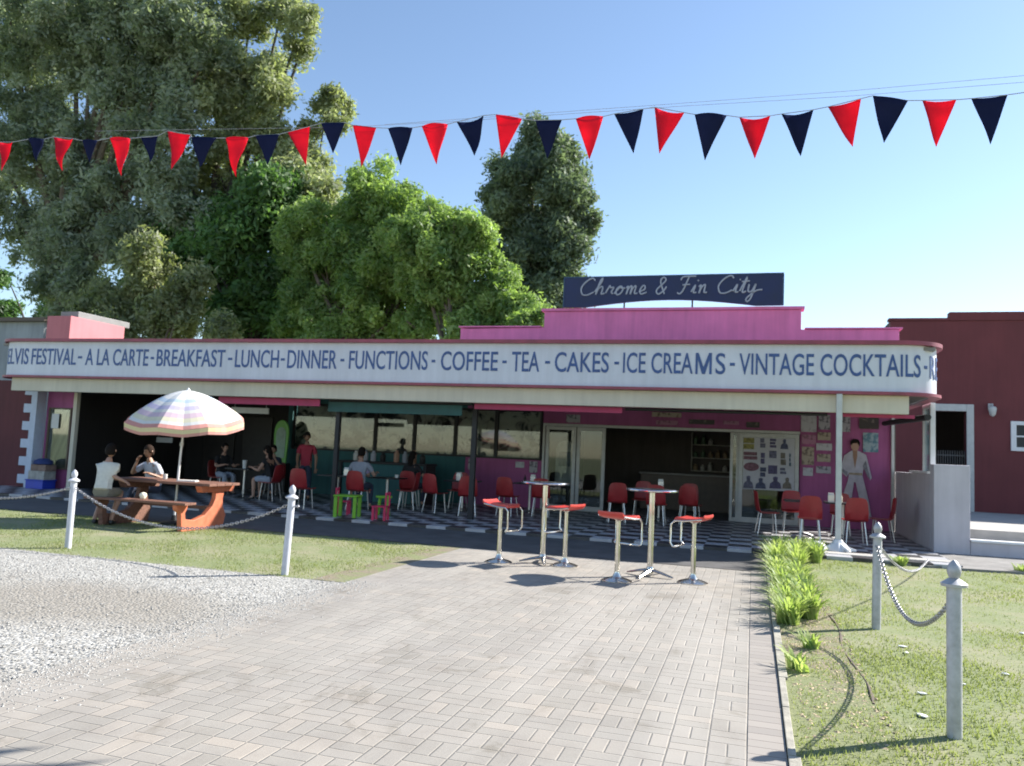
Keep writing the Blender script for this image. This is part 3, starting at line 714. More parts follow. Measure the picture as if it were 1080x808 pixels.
# ---------------- pink rooftop box and grey building behind
rb = empty('rooftop_room', 'small pink sloping roofed box standing on the diner roof at left', 'roof room')
m = MB(); m.box(-19.65, -18.8, 17.95, 20.0, 3.7, 4.86); m.build('wall', M['pink2'], rb, bevel=.01)
m = MB(); m.box(-19.55, -18.9, 18.3, 20.3, 4.87, 5.05); m.build('roof', plain('grey_roof_sheet', (.2, .2, .2), .5), rb, bevel=.01)
gb = empty('grey_building', 'weathered grey plastered building behind the far left end of the sign', 'building')
m = MB(); m.box(-50, -26.4, 24, 30, 0, 5.75); m.build('wall', M['greywall'], gb)
m = MB(); m.box(-50.2, -26.2, 23.8, 30.2, 5.752, 5.9); m.build('roof', plain('brown_roof_edge', (.12, .09, .07), .7), gb)

# ---------------- maroon building at right
YR = 28.8
mr_ = empty('maroon_building', 'tall dark maroon building with stepped parapet at the right', 'building')
m = MB()
m.box(4.3, 5.58, YR, YR+.3, 0, 6.45); m.box(5.58, 6.55, YR, YR+.3, 3.49, 6.452); m.box(6.55, 7.86, YR, YR+.3, 0, 6.454)
m.box(7.86, 9.1, YR, YR+.3, 0, 2.34); m.box(7.86, 9.1, YR, YR+.3, 3.16, 6.456); m.box(9.1, 16, YR, YR+.3, 0, 6.458)
m.build('wall', M['maroon'], mr_)
m = MB(); m.box(4.25, 6.07, YR-.04, YR+.34, 6.46, 6.55); m.box(6.072, 16, YR-.04, YR+.34, 6.46, 6.74); m.build('parapet', M['maroon'], mr_, bevel=.01)
m = MB(); m.box(4.3, 4.5, YR+.3, 40, 0, 6.45); m.box(4.5, 16, 34, 34.2, 0, 6.4); m.build('wall', M['darkwall'], mr_)
m = MB(); m.box(4.5, 16, YR+.32, 34, 6.2, 6.3); m.build('roof', M['darkwall'], mr_)
m = MB(); m.box(5.34, 5.578, YR-.05, YR+.32, .3, 3.72); m.box(6.552, 6.76, YR-.05, YR+.32, .3, 3.72); m.box(5.58, 6.55, YR-.05, YR+.32, 3.492, 3.72); m.build('door_frame', M['cream_p'], mr_, bevel=.01)
gt = MB()
for k in range(14): gt.tube([(5.62+k*.069, YR+.1, .32), (5.62+k*.069, YR+.1, 2.22)], .012, 6)
gt.box(5.585, 6.545, YR+.085, YR+.115, 2.05, 2.08); gt.box(5.585, 6.545, YR+.085, YR+.115, .5, .53)
gt.build('gate', plain('dull_gate_paint', (.10, .10, .10), .6, .2), mr_)
w = empty('window', None, None); w.parent = mr_
m = MB(); m.box(7.80, 7.95, YR-.06, YR+.1, 2.28, 3.22); m.box(9.02, 9.17, YR-.06, YR+.1, 2.28, 3.22); m.box(7.951, 9.019, YR-.06, YR+.1, 3.10, 3.22); m.box(7.951, 9.019, YR-.06, YR+.1, 2.28, 2.40)
m.box(8.24, 8.30, YR-.03, YR+.08, 2.401, 3.099); m.box(8.66, 8.72, YR-.03, YR+.08, 2.401, 3.099); m.box(7.952, 9.018, YR-.028, YR+.078, 2.72, 2.77); m.build('frame', M['whitep'], w, bevel=.005)
m = MB(); m.box(7.95, 9.02, YR+.02, YR+.03, 2.4, 3.1); m.build('pane', plain('dark_old_glass', (.02, .022, .025), .5, .2), w)
m = MB(); m.box(7.9, 9.1, YR+.2, YR+.22, 2.3, 3.2); m.build('blind', M['dark'], w)
wl = MB(); wl.box(-.07, .07, 0, .05, .22, .42); wl.tube([(0, 0, .36), (0, -.15, .40), (0, -.2, .33)], .02, 8); wl.lathe([(.03, .0), (.09, .06), (.12, .24), (.10, .30), (.03, .33)], (0, -.2, 0), 12)
wl.build('wall_lamp', M['cream_p'], mr_, smooth=True, loc=(7.24, YR-.04, 3.34))

# ============================================================ furniture
CH_PROFILE = [(-.22, .455), (-.16, .445), (0, .44), (.14, .445), (.20, .48), (.235, .62), (.255, .80), (.262, .90)]
def make_chair():
    r = empty('cafe_chair', '', 'chair', group='red cafe chairs on the patio')
    m = MB(); n = 9; vs = []
    for side in (0, 1):
        for i, (y, z) in enumerate(CH_PROFILE):
            for j in range(n):
                u = -1+2*j/(n-1); w = .215-.02*(i >= 6)-(.03 if i == 7 else 0)*abs(u)
                dz = .018*u*u if i < 4 else 0; dy = -.035*u*u if i >= 4 else 0
                vs.append((u*w, y+dy+(0.012 if side and i > 3 else 0), z+dz-(.014 if side and i <= 3 else 0)-(.03*abs(u)**3 if i == 7 else 0)))
    k = len(CH_PROFILE); fs = []
    for side in (0, 1):
        o = side*k*n
        for i in range(k-1):
            for j in range(n-1):
                q = (o+i*n+j, o+i*n+j+1, o+(i+1)*n+j+1, o+(i+1)*n+j); fs.append(q if not side else q[::-1])
    K = k*n
    for i in range(k-1): fs += [(i*n, (i+1)*n, K+(i+1)*n, K+i*n), (i*n+n-1, K+i*n+n-1, K+(i+1)*n+n-1, (i+1)*n+n-1)]
    for j in range(n-1): fs += [(j, K+j, K+j+1, j+1), ((k-1)*n+j, (k-1)*n+j+1, K+(k-1)*n+j+1, K+(k-1)*n+j)]
    m.add(vs, fs); m.build('shell', M['redplastic'], r, smooth=True)
    for sx in (-1, 1):
        for sy in (-1, 1):
            m = MB(); m.tube([(sx*.15, sy*.14, .435), (sx*.19, sy*.19+.02, .005)], [.014, .011], 8); m.build('leg', M['alu'], r, smooth=True)
    return r
chair0 = make_chair(); first = [True]
def chair(x, y, rz, label):
    o = chair0 if first[0] else copy_tree(chair0); first[0] = False
    o.location = (x, y, .06); o.rotation_euler.z = rz; o['label'] = label; return o
P = PI
CH = [(-9.72, 16.0, P, 'red cafe chair, back to us, just left of the first black canopy pole'),
 (-8.58, 16.5, P, 'red cafe chair the grey-shirted diner sits on, right of the first black pole'),
 (-7.85, 17.6, -P*.45, 'red cafe chair seen side-on by the teal bar counter'),
 (-11.55, 17.5, -P/2, 'red cafe chair under the black-dressed woman at the left table'),
 (-13.75, 18.4, P/2, 'red cafe chair in deep shade at the far side of the left table'),
 (-12.7, 19.4, 0, 'red cafe chair behind the left table, facing the lawn'),
 (-8.1, 18.3, P, 'red cafe chair of the dark-haired diner near the bar'),
 (-7.05, 17.35, P*.9, 'red cafe chair left of the second black pole, back to us'),
 (-6.15, 17.1, P*1.1, 'red cafe chair immediately left of the second black pole'),
 (-7.1, 19.0, .1, 'red cafe chair facing us behind the tables left of the second black pole'),
 (-5.45, 17.9, P*.96, 'red cafe chair behind the leftmost bar stool, back to us'),
 (-4.75, 18.3, P*1.05, 'red cafe chair in front of the purple wall right of the second black pole'),
 (-2.95, 18.2, P*1.08, 'red cafe chair behind and left of the nearer bar table'),
 (-2.05, 18.2, P, 'red cafe chair straight behind the pole of the nearer bar table'),
 (-1.35, 18.75, P*.93, 'red cafe chair behind and right of the nearer bar table'),
 (-2.6, 19.9, 0, 'red cafe chair facing us at the doorway table, its left'),
 (-1.5, 20.05, -.1, 'red cafe chair facing us at the doorway table, its right'),
 (.30, 17.9, P*.55, 'red cafe chair turned sideways at the left end of the right-hand black table'),
 (1.08, 16.75, P, 'red cafe chair with its back in a sun fleck, left of the white post'),
 (1.92, 17.0, P*1.02, 'red cafe chair in sun immediately right of the white post'),
 (.85, 18.9, .05, 'red cafe chair facing us behind the right-hand black table'),
 (1.85, 18.9, -.05, 'red cafe chair facing us in front of the white suited figure poster'),
 (2.55, 18.0, -P*.5, 'red cafe chair at the right end of the right-hand black table')]
for c in CH: chair(*c)
def make_table():
    r = empty('cafe_table', '', 'table', group='black cafe tables on the patio')
    m = MB(); m.box(-.36, .36, -.36, .36, .715, .745); m.build('table_top', M['blackwood'], r, bevel=.008)
    m = MB(); m.tube([(0, 0, .02), (0, 0, .714)], .032, 10); m.build('pedestal', M['alu'], r, smooth=True)
    m = MB()
    for k in range(4):
        a = k*P/2+P/4; m.tube([(0, 0, .07), (.18*math.cos(a), .18*math.sin(a), .05), (.32*math.cos(a), .32*math.sin(a), .015)], [.028, .022, .015], 6)
    m.build('base', M['alu'], r, smooth=True); return r
t0 = make_table(); tf = [True]
for x, y, s, lb in [(-12.6, 17.9, 1, 'black cafe table with a white cup, left table under the canopy'),
 (-9.5, 17.2, 1, 'black cafe table behind the first black canopy pole'),
 (-8.3, 17.4, 1, 'black cafe table between the grey-shirted and dark-haired diners'),
 (-6.65, 18.1, 1, 'black cafe table left of the second black canopy pole'),
 (-5.2, 18.9, 1, 'black cafe table in front of the purple wall right of the second pole'),
 (-2.1, 19.1, 1, 'black cafe table with napkin holder in front of the open doorway'),
 (1.0, 17.8, 1, 'black cafe table behind the white post, left half of the right-hand pair'),
 (1.8, 17.95, 1, 'black cafe table behind the white post, right half of the right-hand pair')]:
    o = t0 if tf[0] else copy_tree(t0); tf[0] = False
    o.location = (x, y, .06); o['label'] = lb
def small(name, label, cat, x, y, z, prof, mat, grp=None):
    m = MB(); m.lathe(prof, (0, 0, 0), 14); return tag(m.build(name, mat, smooth=True, loc=(x, y, z)), label, cat, grp)
TT = .06+.746
def holder(x, y, lb, s=1):
    r = empty('napkin_holder', lb, 'napkin holder', (x, y, TT))
    m = MB(); m.box(-.06, .06, -.04, .04, 0, .02); m.box(-.06, .06, -.045, -.035, .02, .15*s); m.box(-.06, .06, .035, .045, .02, .15*s); m.build('holder', M['alu'], r, bevel=.003)
    m = MB(); m.box(-.055, .055, -.033, .033, .022, .19*s); m.build('napkins', M['paper'], r, bevel=.004)
holder(-2.05, 18.95, 'white napkin holder on the table in the doorway', 1.35)
holder(-9.25, 17.15, 'white napkin holder on the table behind the first black pole')
holder(-6.7, 17.95, 'white napkin holder on the table left of the second black pole')
holder(1.55, 17.75, 'white napkin holder on the right-hand black tables')
holder(-5.1, 18.8, 'white napkin holder on the table before the purple wall', 1.1)
small('paper_cup', 'white paper cup standing on the left table under the canopy', 'cup', -12.55, 17.8, TT, [(.045, 0), (.06, .20), (.063, .21), (.0, .211)], M['paper'])
for x, y, lb in ((-8.0, 17.25, 'small white cup on the table near the dark-haired diner'), (-6.5, 18.0, 'small white cup on the table left of the second black pole'), (1.1, 17.6, 'small white cup on the right-hand tables, left of the post')):
    small('cup', lb, 'cup', x, y, TT, [(.025, 0), (.04, .01), (.045, .08), (.0, .081)], M['paper'])
for x, y, c_, lb in ((-6.8, 18.2, 'redplastic', 'red sauce bottle on the table left of the second black pole'), (1.75, 17.9, 'ball', 'pale sauce bottle on the right-hand tables, right of the post'), (-5.35, 18.95, 'dark', 'dark sauce bottle on the table before the purple wall')):
    small('sauce_bottle', lb, 'bottle', x, y, TT, [(.03, 0), (.033, .01), (.033, .11), (.012, .15), (.008, .19)], M[c_])

# bar counter in teal with bottles
bc = empty('bar_counter', 'teal fronted bar counter with dark top beside the window wall', 'bar counter', (-9.55, 19.3, .06))
m = MB(); m.box(-1.0, 1.35, 0, .6, 0, 1.0); m.build('front', M['teal'], bc, bevel=.01)
m = MB(); m.box(-1.1, 1.45, -.08, .68, 1.002, 1.06); m.build('counter_top', M['dark'], bc, bevel=.01)
for a_, b_ in ((1.36, 1.44), (-1.08, -1.01)): m = MB(); m.box(a_, b_, -.05, .6, 0, 1.0); m.build('side_panel', M['dark'], bc)
for i, (x, hh, c_) in enumerate([(-10.3, .26, 'paper'), (-10.02, .30, 'cloth_pale'), (-9.78, .28, 'cloth_pale'), (-9.5, .24, 'dark'), (-9.1, .32, 'skin'), (-8.85, .3, 'cloth_grey'), (-8.6, .34, 'skin2'), (-8.35, .26, 'dark')]):
    small('jar', 'jar standing on the teal bar counter, %s' % ['first from the left', 'second from the left', 'third from the left', 'fourth from the left', 'fourth from the right', 'third from the right', 'second from the right', 'first from the right'][i], 'jar', x, 19.55, 1.122, [(.06, 0), (.075, .02), (.075, hh*.7), (.04, hh*.85), (.04, hh)], M[c_], 'jars on the bar counter')

# rounded green-topped board leaning at the doorway edge
bd = empty('tall_board', 'tall narrow board with rounded green top leaning against the dark wall', 'board', (-13.25, 20.45, .06))
m = MB(); pts = [(-.2, .85), (.2, .85), (.24, 1.6)]+[(.24*math.cos(k*P/10), 1.75+.36*math.sin(k*P/10)) for k in range(0, 11)]+[(-.24, 1.6)]
m.prism(pts, 0, .05, 'y'); m.build('board', plain('lime_green_gloss', (.12, .42, .05), .35, .1), bd, bevel=.01)
m = MB(); pts = [(-.14, 1.0), (.14, 1.0), (.16, 1.6)]+[(.16*math.cos(k*P/10), 1.7+.2*math.sin(k*P/10)) for k in range(0, 11)]+[(-.16, 1.6)]
m.prism(pts, -.012, -.002, 'y'); m.build('face', plain('pale_green_face', (.22, .36, .28), .35, .3, 4), bd)
m = MB(); m.box(-.22, .22, 0, .22, 0, .85); m.build('stand', M['dark'], bd, bevel=.01)
# white hanging signs in the shade
m = MB(); m.box(-16.4, -15.85, 19.0, 19.02, 1.36, 1.50); m.tube([(-16.35, 19.01, 1.49), (-16.35, 19.01, 2.858)], .005, 6); m.tube([(-15.9, 19.01, 1.49), (-15.9, 19.01, 2.858)], .005, 6)
tag(m.build('hanging_sign', M['cream_p']), 'small blank white sign hung in the dark left part of the patio', 'sign')
m = MB(); m.box(-12.5, -11.42, 17.0, 17.03, 2.20, 2.34); m.tube([(-12.4, 17.015, 2.33), (-12.4, 17.015, 2.858)], .006, 6); m.tube([(-11.5, 17.015, 2.33), (-11.5, 17.015, 2.858)], .006, 6)
tag(m.build('hanging_sign', M['cream_p']), 'long pale sign board hung below the pink valance', 'sign')

# children's furniture
gt_ = empty('kids_table', 'small lime green plastic children\'s table at the patio edge', 'kids table', (-7.95, 14.85, .06), .2)
m = MB(); m.box(-.25, .25, -.22, .22, .42, .45); m.build('table_top', M['greenplastic'], gt_, bevel=.012)
for sx in (-1, 1):
    for sy in (-1, 1):
        m = MB(); m.box(sx*.2-.035, sx*.2+.035, sy*.17-.03, sy*.17+.03, 0, .418); m.build('leg', M['greenplastic'], gt_, bevel=.01)
kd = empty('kids_stool', 'small lime green plastic children\'s stool behind the green table', 'kids stool', (-7.55, 15.7, .06), .3)
m = MB(); m.lathe([(.0, .38), (.17, .38), (.18, .40), (.17, .42), (0, .42)], (0, 0, 0), 16); m.build('seat', M['greenplastic'], kd, smooth=True)
for k in range(4):
    a = k*P/2+P/4; m = MB(); m.tube([(.11*math.cos(a), .11*math.sin(a), .379), (.16*math.cos(a), .16*math.sin(a), 0)], .022, 8); m.build('leg', M['greenplastic'], kd, smooth=True)
def kidchair(x, y, rz, lb):
    r = empty('kids_chair', lb, 'kids chair', (x, y, .06), rz, 'pink children\'s chairs')
    m = MB(); m.box(-.15, .15, -.15, .15, .26, .285); m.build('seat', M['pinkplastic'], r, bevel=.01)
    m = MB(); m.box(-.15, -.10, .12, .15, .286, .50); m.box(.10, .15, .12, .15, .286, .50); m.box(-.15, .15, .118, .152, .50, .56); m.build('backrest', M['pinkplastic'], r, bevel=.01)
    for sx in (-1, 1):
        for sy in (-1, 1):
            m = MB(); m.box(sx*.12-.025, sx*.12+.025, sy*.12-.025, sy*.12+.025, 0, .258); m.build('leg', M['pinkplastic'], r, bevel=.008)
kidchair(-7.15, 14.75, -P*.45, 'small hot pink children\'s chair right of the green table')
kidchair(-8.35, 15.4, P*.6, 'small hot pink children\'s chair left of the green table')

# bar tables and stools -------------------------------------------
def make_bartable():
    r = empty('bar_table', '', 'bar table', group='chrome bar tables on the brick path')
    m = MB(); m.lathe([(0, 1.105), (.31, 1.105), (.335, 1.113), (.34, 1.125), (.335, 1.137), (0, 1.14)], (0, 0, 0), 36); m.build('table_top', plain('polished_steel_top', (.7, .7, .72), .16, .04, 5, metal=1), r, smooth=True)
    m = MB(); m.lathe([(.038, .06), (.038, 1.09), (.09, 1.104)], (0, 0, 0), 18); m.build('pole', M['chrome'], r, smooth=True)
    m = MB(); m.lathe([(.05, .03), (.05, .10), (.038, .13)], (0, 0, 0), 16)
    for k in range(4):
        a = k*P/2+.35; c_, s_2 = math.cos(a), math.sin(a)
        m.tube([(.02*c_, .02*s_2, .085), (.16*c_, .16*s_2, .06), (.33*c_, .33*s_2, .02)], [.042, .034, .018], 8, flat=.55)
    m.build('foot', M['chrome'], r, smooth=True); return r
b0 = make_bartable(); b0.location = (-2.82, 11.08, 0); b0['label'] = 'round topped chrome bar table, the farther left one of the pair'
b1 = copy_tree(b0); b1.location = (-1.27, 10.72, 0); b1.rotation_euler.z = .9; b1['label'] = 'round topped chrome bar table, the nearer right one of the pair'
def make_stool():
    r = empty('bar_stool', '', 'bar stool', group='red topped chrome bar stools')
    # seat pad: gently dished slab, front at -y, low back lip
    m = MB(); prof = [(-.20, .0), (-.17, .018), (-.05, .005), (.08, .008), (.16, .03), (.19, .065)]; n = 7; vs = []
    for top in (0, 1):
        for y, z in prof:
            for j in range(n):
                u = -1+2*j/(n-1); vs.append((u*.19, y, .80+z+(0 if top else -.038)+.006*u*u))
    k = len(prof); K = k*n; fs = []
    for o_, fl in ((0, 1), (K, 0)):
        for i in range(k-1):
            for j in range(n-1):
                q = (o_+i*n+j, o_+i*n+j+1, o_+(i+1)*n+j+1, o_+(i+1)*n+j); fs.append(q[::-1] if fl else q)
    for i in range(k-1): fs += [(i*n, K+i*n, K+(i+1)*n, (i+1)*n), (i*n+n-1, (i+1)*n+n-1, K+(i+1)*n+n-1, K+i*n+n-1)]
    for j in range(n-1): fs += [(j, j+1, K+j+1, K+j), ((k-1)*n+j, K+(k-1)*n+j, K+(k-1)*n+j+1, (k-1)*n+j+1)]
    m.add(vs, fs); m.build('seat', M['redpad'], r, smooth=True, bevel=.008)
    m = MB()
    path = [(-.19, .16, .81), (-.195, -.05, .78), (-.195, -.19, .775), (-.195, -.235, .73), (-.195, -.24, .50), (-.195, -.21, .455), (-.17, -.19, .45), (.17, -.19, .45), (.195, -.21, .455), (.195, -.24, .50), (.195, -.235, .73), (.195, -.19, .775), (.195, -.05, .78), (.19, .16, .81)]
    m.tube(path, .0115, 8); m.build('footrest', M['chrome'], r, smooth=True)
    m = MB(); m.lathe([(.032, .05), (.032, .45), (.027, .452), (.027, .74), (.06, .762)], (0, 0, 0), 16); m.build('pole', M['chrome'], r, smooth=True)
    m = MB(); m.lathe([(.19, 0), (.19, .012), (.15, .03), (.06, .055), (.035, .10), (.033, .12)], (0, 0, 0), 28); m.build('base', M['chrome'], r, smooth=True)
    return r
s0 = make_stool()
for i, (x, y, rz, lb) in enumerate([(-3.38, 10.8, P*.42, 'red chrome bar stool, leftmost, left of the farther bar table'),
    (-2.48, 10.99, -P*.62, 'red chrome bar stool immediately right of the farther bar table'),
    (-1.6, 10.07, P*.86, 'red chrome bar stool in front of the nearer bar table, closest to us'),
    (-.70, 10.47, -P*.58, 'red chrome bar stool, rightmost, right of the nearer bar table')]):
    o = s0 if i == 0 else copy_tree(s0); o.location = (x, y, 0); o.rotation_euler.z = rz; o['label'] = lb

# picnic table ---------------------------------------------------
pt = empty('picnic_table', 'wooden picnic table with orange curved end frames on the lawn', 'picnic table', (-9.75, 11.9, 0))
for i, y in enumerate((-.32, -.11, .10, .31)):
    m = MB(); m.box(-1.15, 1.0, y-.1, y+.1, .73, .775); m.build('plank', M['wood'], pt, bevel=.006)
for i, y in enumerate((-.93, -.79)):
    m = MB(); m.box(-1.05, 1.0, y-.068, y+.068, .44, .478); m.build('bench_plank', M['wood'], pt, bevel=.006)
def endframe(x, mat='orange'):
    m = MB()
    m.prism([(-.46, .728), (.46, .728), (.43, .62), (-.40, .62)], x-.06, x+.06, 'x')
    # pedestal flaring into a foot that sweeps up to the bench
    right = [(.20, .618), (.17, .50), (.19, .36), (.28, .22), (.22, .0)]
    left = [(-.84, .0), (-.88, .30), (-.98, .36), (-1.0, .438), (-.72, .438), (-.74, .36), (-.78, .30), (-.76, .20), (-.55, .17), (-.28, .24), (-.10, .38), (-.03, .50), (-.02, .618)]
    m.prism(right+left, x-.045, x+.045, 'x')
    return m.build('end_frame', M[mat], pt, bevel=.012)
endframe(.80); endframe(-.80, 'wood')  # left frame in dark wood colour, standing in for shade
m = MB(); m.box(-.75, .75, .03, .09, .30, .36); m.build('cross_rail', M['wood'], pt, bevel=.004)
tag(MB().lathe([(0, -.06), (.04, -.045), (.06, 0), (.055, .03), (.035, .05), (0, .06)], (0, 0, 0), 16).build('ball', M['ball'], smooth=True, loc=(-9.72, 11.06, .54)), 'small cream ball resting on the near picnic bench', 'ball')
small('cup', 'small white cup on the picnic table near the umbrella pole', 'cup', -10.1, 12.0, .776, [(.03, 0), (.036, .01), (.04, .09), (0, .091)], M['paper'])
m = MB(); m.box(-.16, .16, -.11, .11, 0, .012); m.box(-.15, .15, -.10, .10, .0125, .022); tag(m.build('menu', M['paper'], loc=(-9.45, 11.8, .776), rz=.4), 'white menu sheets lying on the right half of the picnic table', 'menu')

# umbrella -------------------------------------------------------
um = empty('parasol', 'faded rainbow striped parasol over the picnic table', 'umbrella', (-9.80, 11.95, 0))
m = MB(); m.tube([(0, 0, 0), (.03, 0, 1.2), (.09, 0, 2.37)], [.022, .019, .014], 10); m.build('pole', M['whitep'], um, smooth=True)
m = MB(); m.tube([(.036, 0, 1.38), (.04, 0, 1.44)], .032, 10); m.build('tilt_knob', M['cream_p'], um, smooth=True)
m = MB(); m.lathe([(.22, 0), (.22, .04), (.05, .07), (.035, .16)], (0, 0, 0), 16); m.build('base', M['dark'], um, smooth=True)
def umb_mat():
    t = NT('striped_canvas'); at = t.n('ShaderNodeAttribute'); at.attribute_name = 'tone'
    q = t.n('ShaderNodeValToRGB'); t.put(q.inputs[0], at.outputs['Fac']); q.color_ramp.interpolation = 'CONSTANT'
    e = q.color_ramp.elements
    st = [(0, (.74, .74, .73)), (.34, (.52, .62, .72)), (.42, (.74, .74, .73)), (.50, (.60, .55, .70)), (.58, (.74, .73, .68)), (.64, (.70, .55, .62)), (.72, (.76, .72, .55)), (.79, (.74, .74, .72)), (.84, (.68, .34, .30)), (.905, (.74, .66, .42)), (.96, (.68, .36, .32))]
    e[0].color = (*st[0][1], 1); e[1].position = st[1][0]; e[1].color = (*st[1][1], 1)
    for p_, c_ in st[2:]: x_ = e.new(p_); x_.color = (*c_, 1)
    d = t.n('ShaderNodeBsdfDiffuse'); tl = t.n('ShaderNodeBsdfTranslucent'); t.put(d.inputs[0], q.outputs[0]); t.put(tl.inputs[0], q.outputs[0])
    m1 = t.n('ShaderNodeMixShader'); m1.inputs[0].default_value = .22
    t.t.links.new(d.outputs[0], m1.inputs[1]); t.t.links.new(tl.outputs[0], m1.inputs[2]); t.t.links.new(m1.outputs[0], t.out.inputs[0]); return t.m
N_, RG = 48, 14; V = []; T = []
for i in range(RG+2):
    u = min(i/RG, 1.0)
    for j in range(N_):
        a = 2*P*j/N_+.25; ph = (j % 6)/6; sag = (1-abs(2*ph-1))
        r_ = 1.03*u*(1-.06*sag*u); z = .52*(1-u**1.6)-.045*sag*u
        if i > RG: z -= .13-.0*sag; r_ *= 1.0
        V.append((r_*math.cos(a), r_*math.sin(a), z)); T.append(u*.90 if i <= RG else 1.0)
fs = [(i*N_+j, i*N_+(j+1) % N_, (i+1)*N_+(j+1) % N_, (i+1)*N_+j) for i in range(RG+1) for j in range(N_)]
m = MB(); m.add(V, fs); cn = m.build('canopy', umb_mat(), um, smooth=False)
sol = cn.modifiers.new('thick', 'SOLIDIFY'); sol.thickness = .004
at = cn.data.attributes.new('tone', 'FLOAT', 'POINT'); at.data.foreach_set('value', T)
cn.location = (.09, 0, 1.86); cn.rotation_euler = (math.radians(9), math.radians(3), 0)
m = MB(); m.lathe([(.03, 0), (.035, .02), (.02, .05), (.0, .07)], (.09, 0, 2.36), 10); m.build('finial', M['whitep'], um, smooth=True)
for k in range(8):
    a = 2*P*(k*6)/N_+.25; rb_ = MB(); pp = []
    for i in range(8):
        u = i/7; pp.append((1.01*u*math.cos(a), 1.01*u*math.sin(a), .52*(1-u**1.6)-.012))
    rb_.tube(pp, .006, 6); o = rb_.build('rib', M['alu'], um); o.location = cn.location; o.rotation_euler = cn.rotation_euler

# bollards and chains ----------------------------------------------
def bollard(x, y, s, mat, lb, lean=0):
    r = empty('bollard', lb, 'bollard', (x, y, 0), 0, 'chain bollards'); r.rotation_euler.y = lean
    m = MB(); m.lathe([(.042, -.02), (.042, .86*s), (.040, .87*s)], (0, 0, 0), 20); m.build('post', mat, r, smooth=True)
    m = MB(); m.lathe([(.040, .866*s), (.072, .868*s), (.074, .885*s), (.045, .905*s), (.03, .915*s)], (0, 0, 0), 20); m.build('collar', mat, r, smooth=True)
    m = MB(); m.lathe([(.022, .91*s), (.034, .93*s), (.040, .955*s), (.036, .985*s), (.020, 1.01*s), (.006, 1.022*s)], (0, 0, 0), 18); m.build('finial', mat, r, smooth=True)
    return r
bollard(1.16, 5.40, 1.0, M['galv'], 'tall grey steel bollard nearest us on the right lawn')
bollard(1.17, 8.60, 1.0, M['galv'], 'grey steel bollard farther back on the right lawn', .01)
bl = bollard(-8.74, 8.64, 1.02, M['bollard_w'], 'pale painted bollard at the left lawn edge, in front of the picnic seat')
bl2 = bollard(-5.21, 8.31, 1.02, M['bollard_w'], 'pale painted bollard at the corner of lawn, gravel and brick path', .03)
m = MB(); m.tube([(.05, 0, .80), (.085, 0, .80)], .012, 8); m.lathe([(.0, -.02), (.02, 0), (0, .02)], (.095, 0, .80), 10); m.build('chain_hook', M['chain'], bl2)
m = MB(); m.tube([(-.02, -.05, .80), (-.02, .05, .80)], .014, 8); m.build('chain_hook', M['chain'], bl)
def chain(a, b, sag, lb, link=.050, wr=.0052):
    a, b = Vector(a), Vector(b); L = (b-a).length
    def pt_(t): p_ = a.lerp(b, t); p_.z -= sag*4*t*(1-t); return p_
    n = int((L+8*sag*sag/(3*L))/(link*.78)); m = MB()
    for i in range(n):
        t0_, t1_ = i/n, (i+1)/n; p0, p1 = pt_(t0_), pt_(t1_); c = (p0+p1)/2; d = (p1-p0).normalized()
        side = d.cross(Vector((0, 0, 1))); side.normalize()
        up = side.cross(d)
        w = side if i % 2 else up; nrm = up if i % 2 else side
        hl, hw = link*.5, link*.30; ring = []
        for k in range(10):
            th = 2*P*k/10; cx, sy = math.cos(th), math.sin(th)
            ring.append(c+d*(hl-hw)*(1 if cx > 0 else -1)*(1 if abs(cx) > .05 else 0)+d*hw*cx+w*hw*sy)
        q = 5; vs = []
        for k in range(10):
            tt = (ring[(k+1) % 10]-ring[k-1]).normalized(); o_ = nrm; b_ = tt.cross(o_)
            for j in range(q):
                th = 2*P*j/q; vs.append(ring[k]+(o_*math.cos(th)+b_*math.sin(th))*wr)
        m.add(vs, [(k*q+j, k*q+(j+1) % q, ((k+1) % 10)*q+(j+1) % q, ((k+1) % 10)*q+j) for k in range(10) for j in range(q)])
    return tag(m.build('chain', M['chain'], smooth=True), lb, 'chain', 'chains between the bollards')
chain((-8.70, 8.64, .80), (-5.23, 8.32, .81), .40, 'sagging steel chain between the two left bollards, in front of the picnic table')
chain((-12.3, 8.95, .80), (-8.78, 8.64, .80), .24, 'steel chain running from the left bollard out of the photo\'s left edge')
chain((1.16, 5.42, .80), (1.17, 8.57, .80), .40, 'deeply sagging steel chain between the two right bollards')
chain((1.19, 8.62, .80), (2.75, 14.6, .10), .22, 'steel chain from the farther right bollard down to the kerb behind it', wr=.0036)

# crates stack at the left purple wall
m = MB(); m.box(-.28, .28, -.2, .2, 0, .20); m.box(-.30, .30, -.22, .22, .201, .23)
tag(m.build('blue_crate', M['blue'], loc=(-17.5, 16.25, .062), bevel=.01), 'blue plastic crate on the floor at the bottom of the stack by the purple wall', 'crate')
m = MB(); m.box(-.26, .26, -.18, .18, 0, .22); tag(m.build('cardboard_box', plain('pale_card', (.34, .33, .30), .8, .3, 8), loc=(-17.48, 16.25, .293), bevel=.01), 'pale printed box stacked on the blue crate by the purple wall', 'box')
m = MB(); m.box(-.24, .24, -.17, .17, 0, .16); tag(m.build('cardboard_box', plain('dull_brown_card', (.22, .15, .12), .8, .3, 8), loc=(-17.45, 16.25, .514), bevel=.01), 'brown printed box on the pale box in the stack by the purple wall', 'box')
m = MB(); m.lathe([(.20, 0), (.23, .02), (.22, .10), (.12, .15), (0, .16)], (0, 0, 0), 14); tag(m.build('folded_cloth', plain('dark_blue_cloth', (.03, .05, .16), .9, .3), smooth=True, loc=(-17.47, 16.25, .675)), 'dark blue folded cloth on top of the box stack by the purple wall', 'cloth')
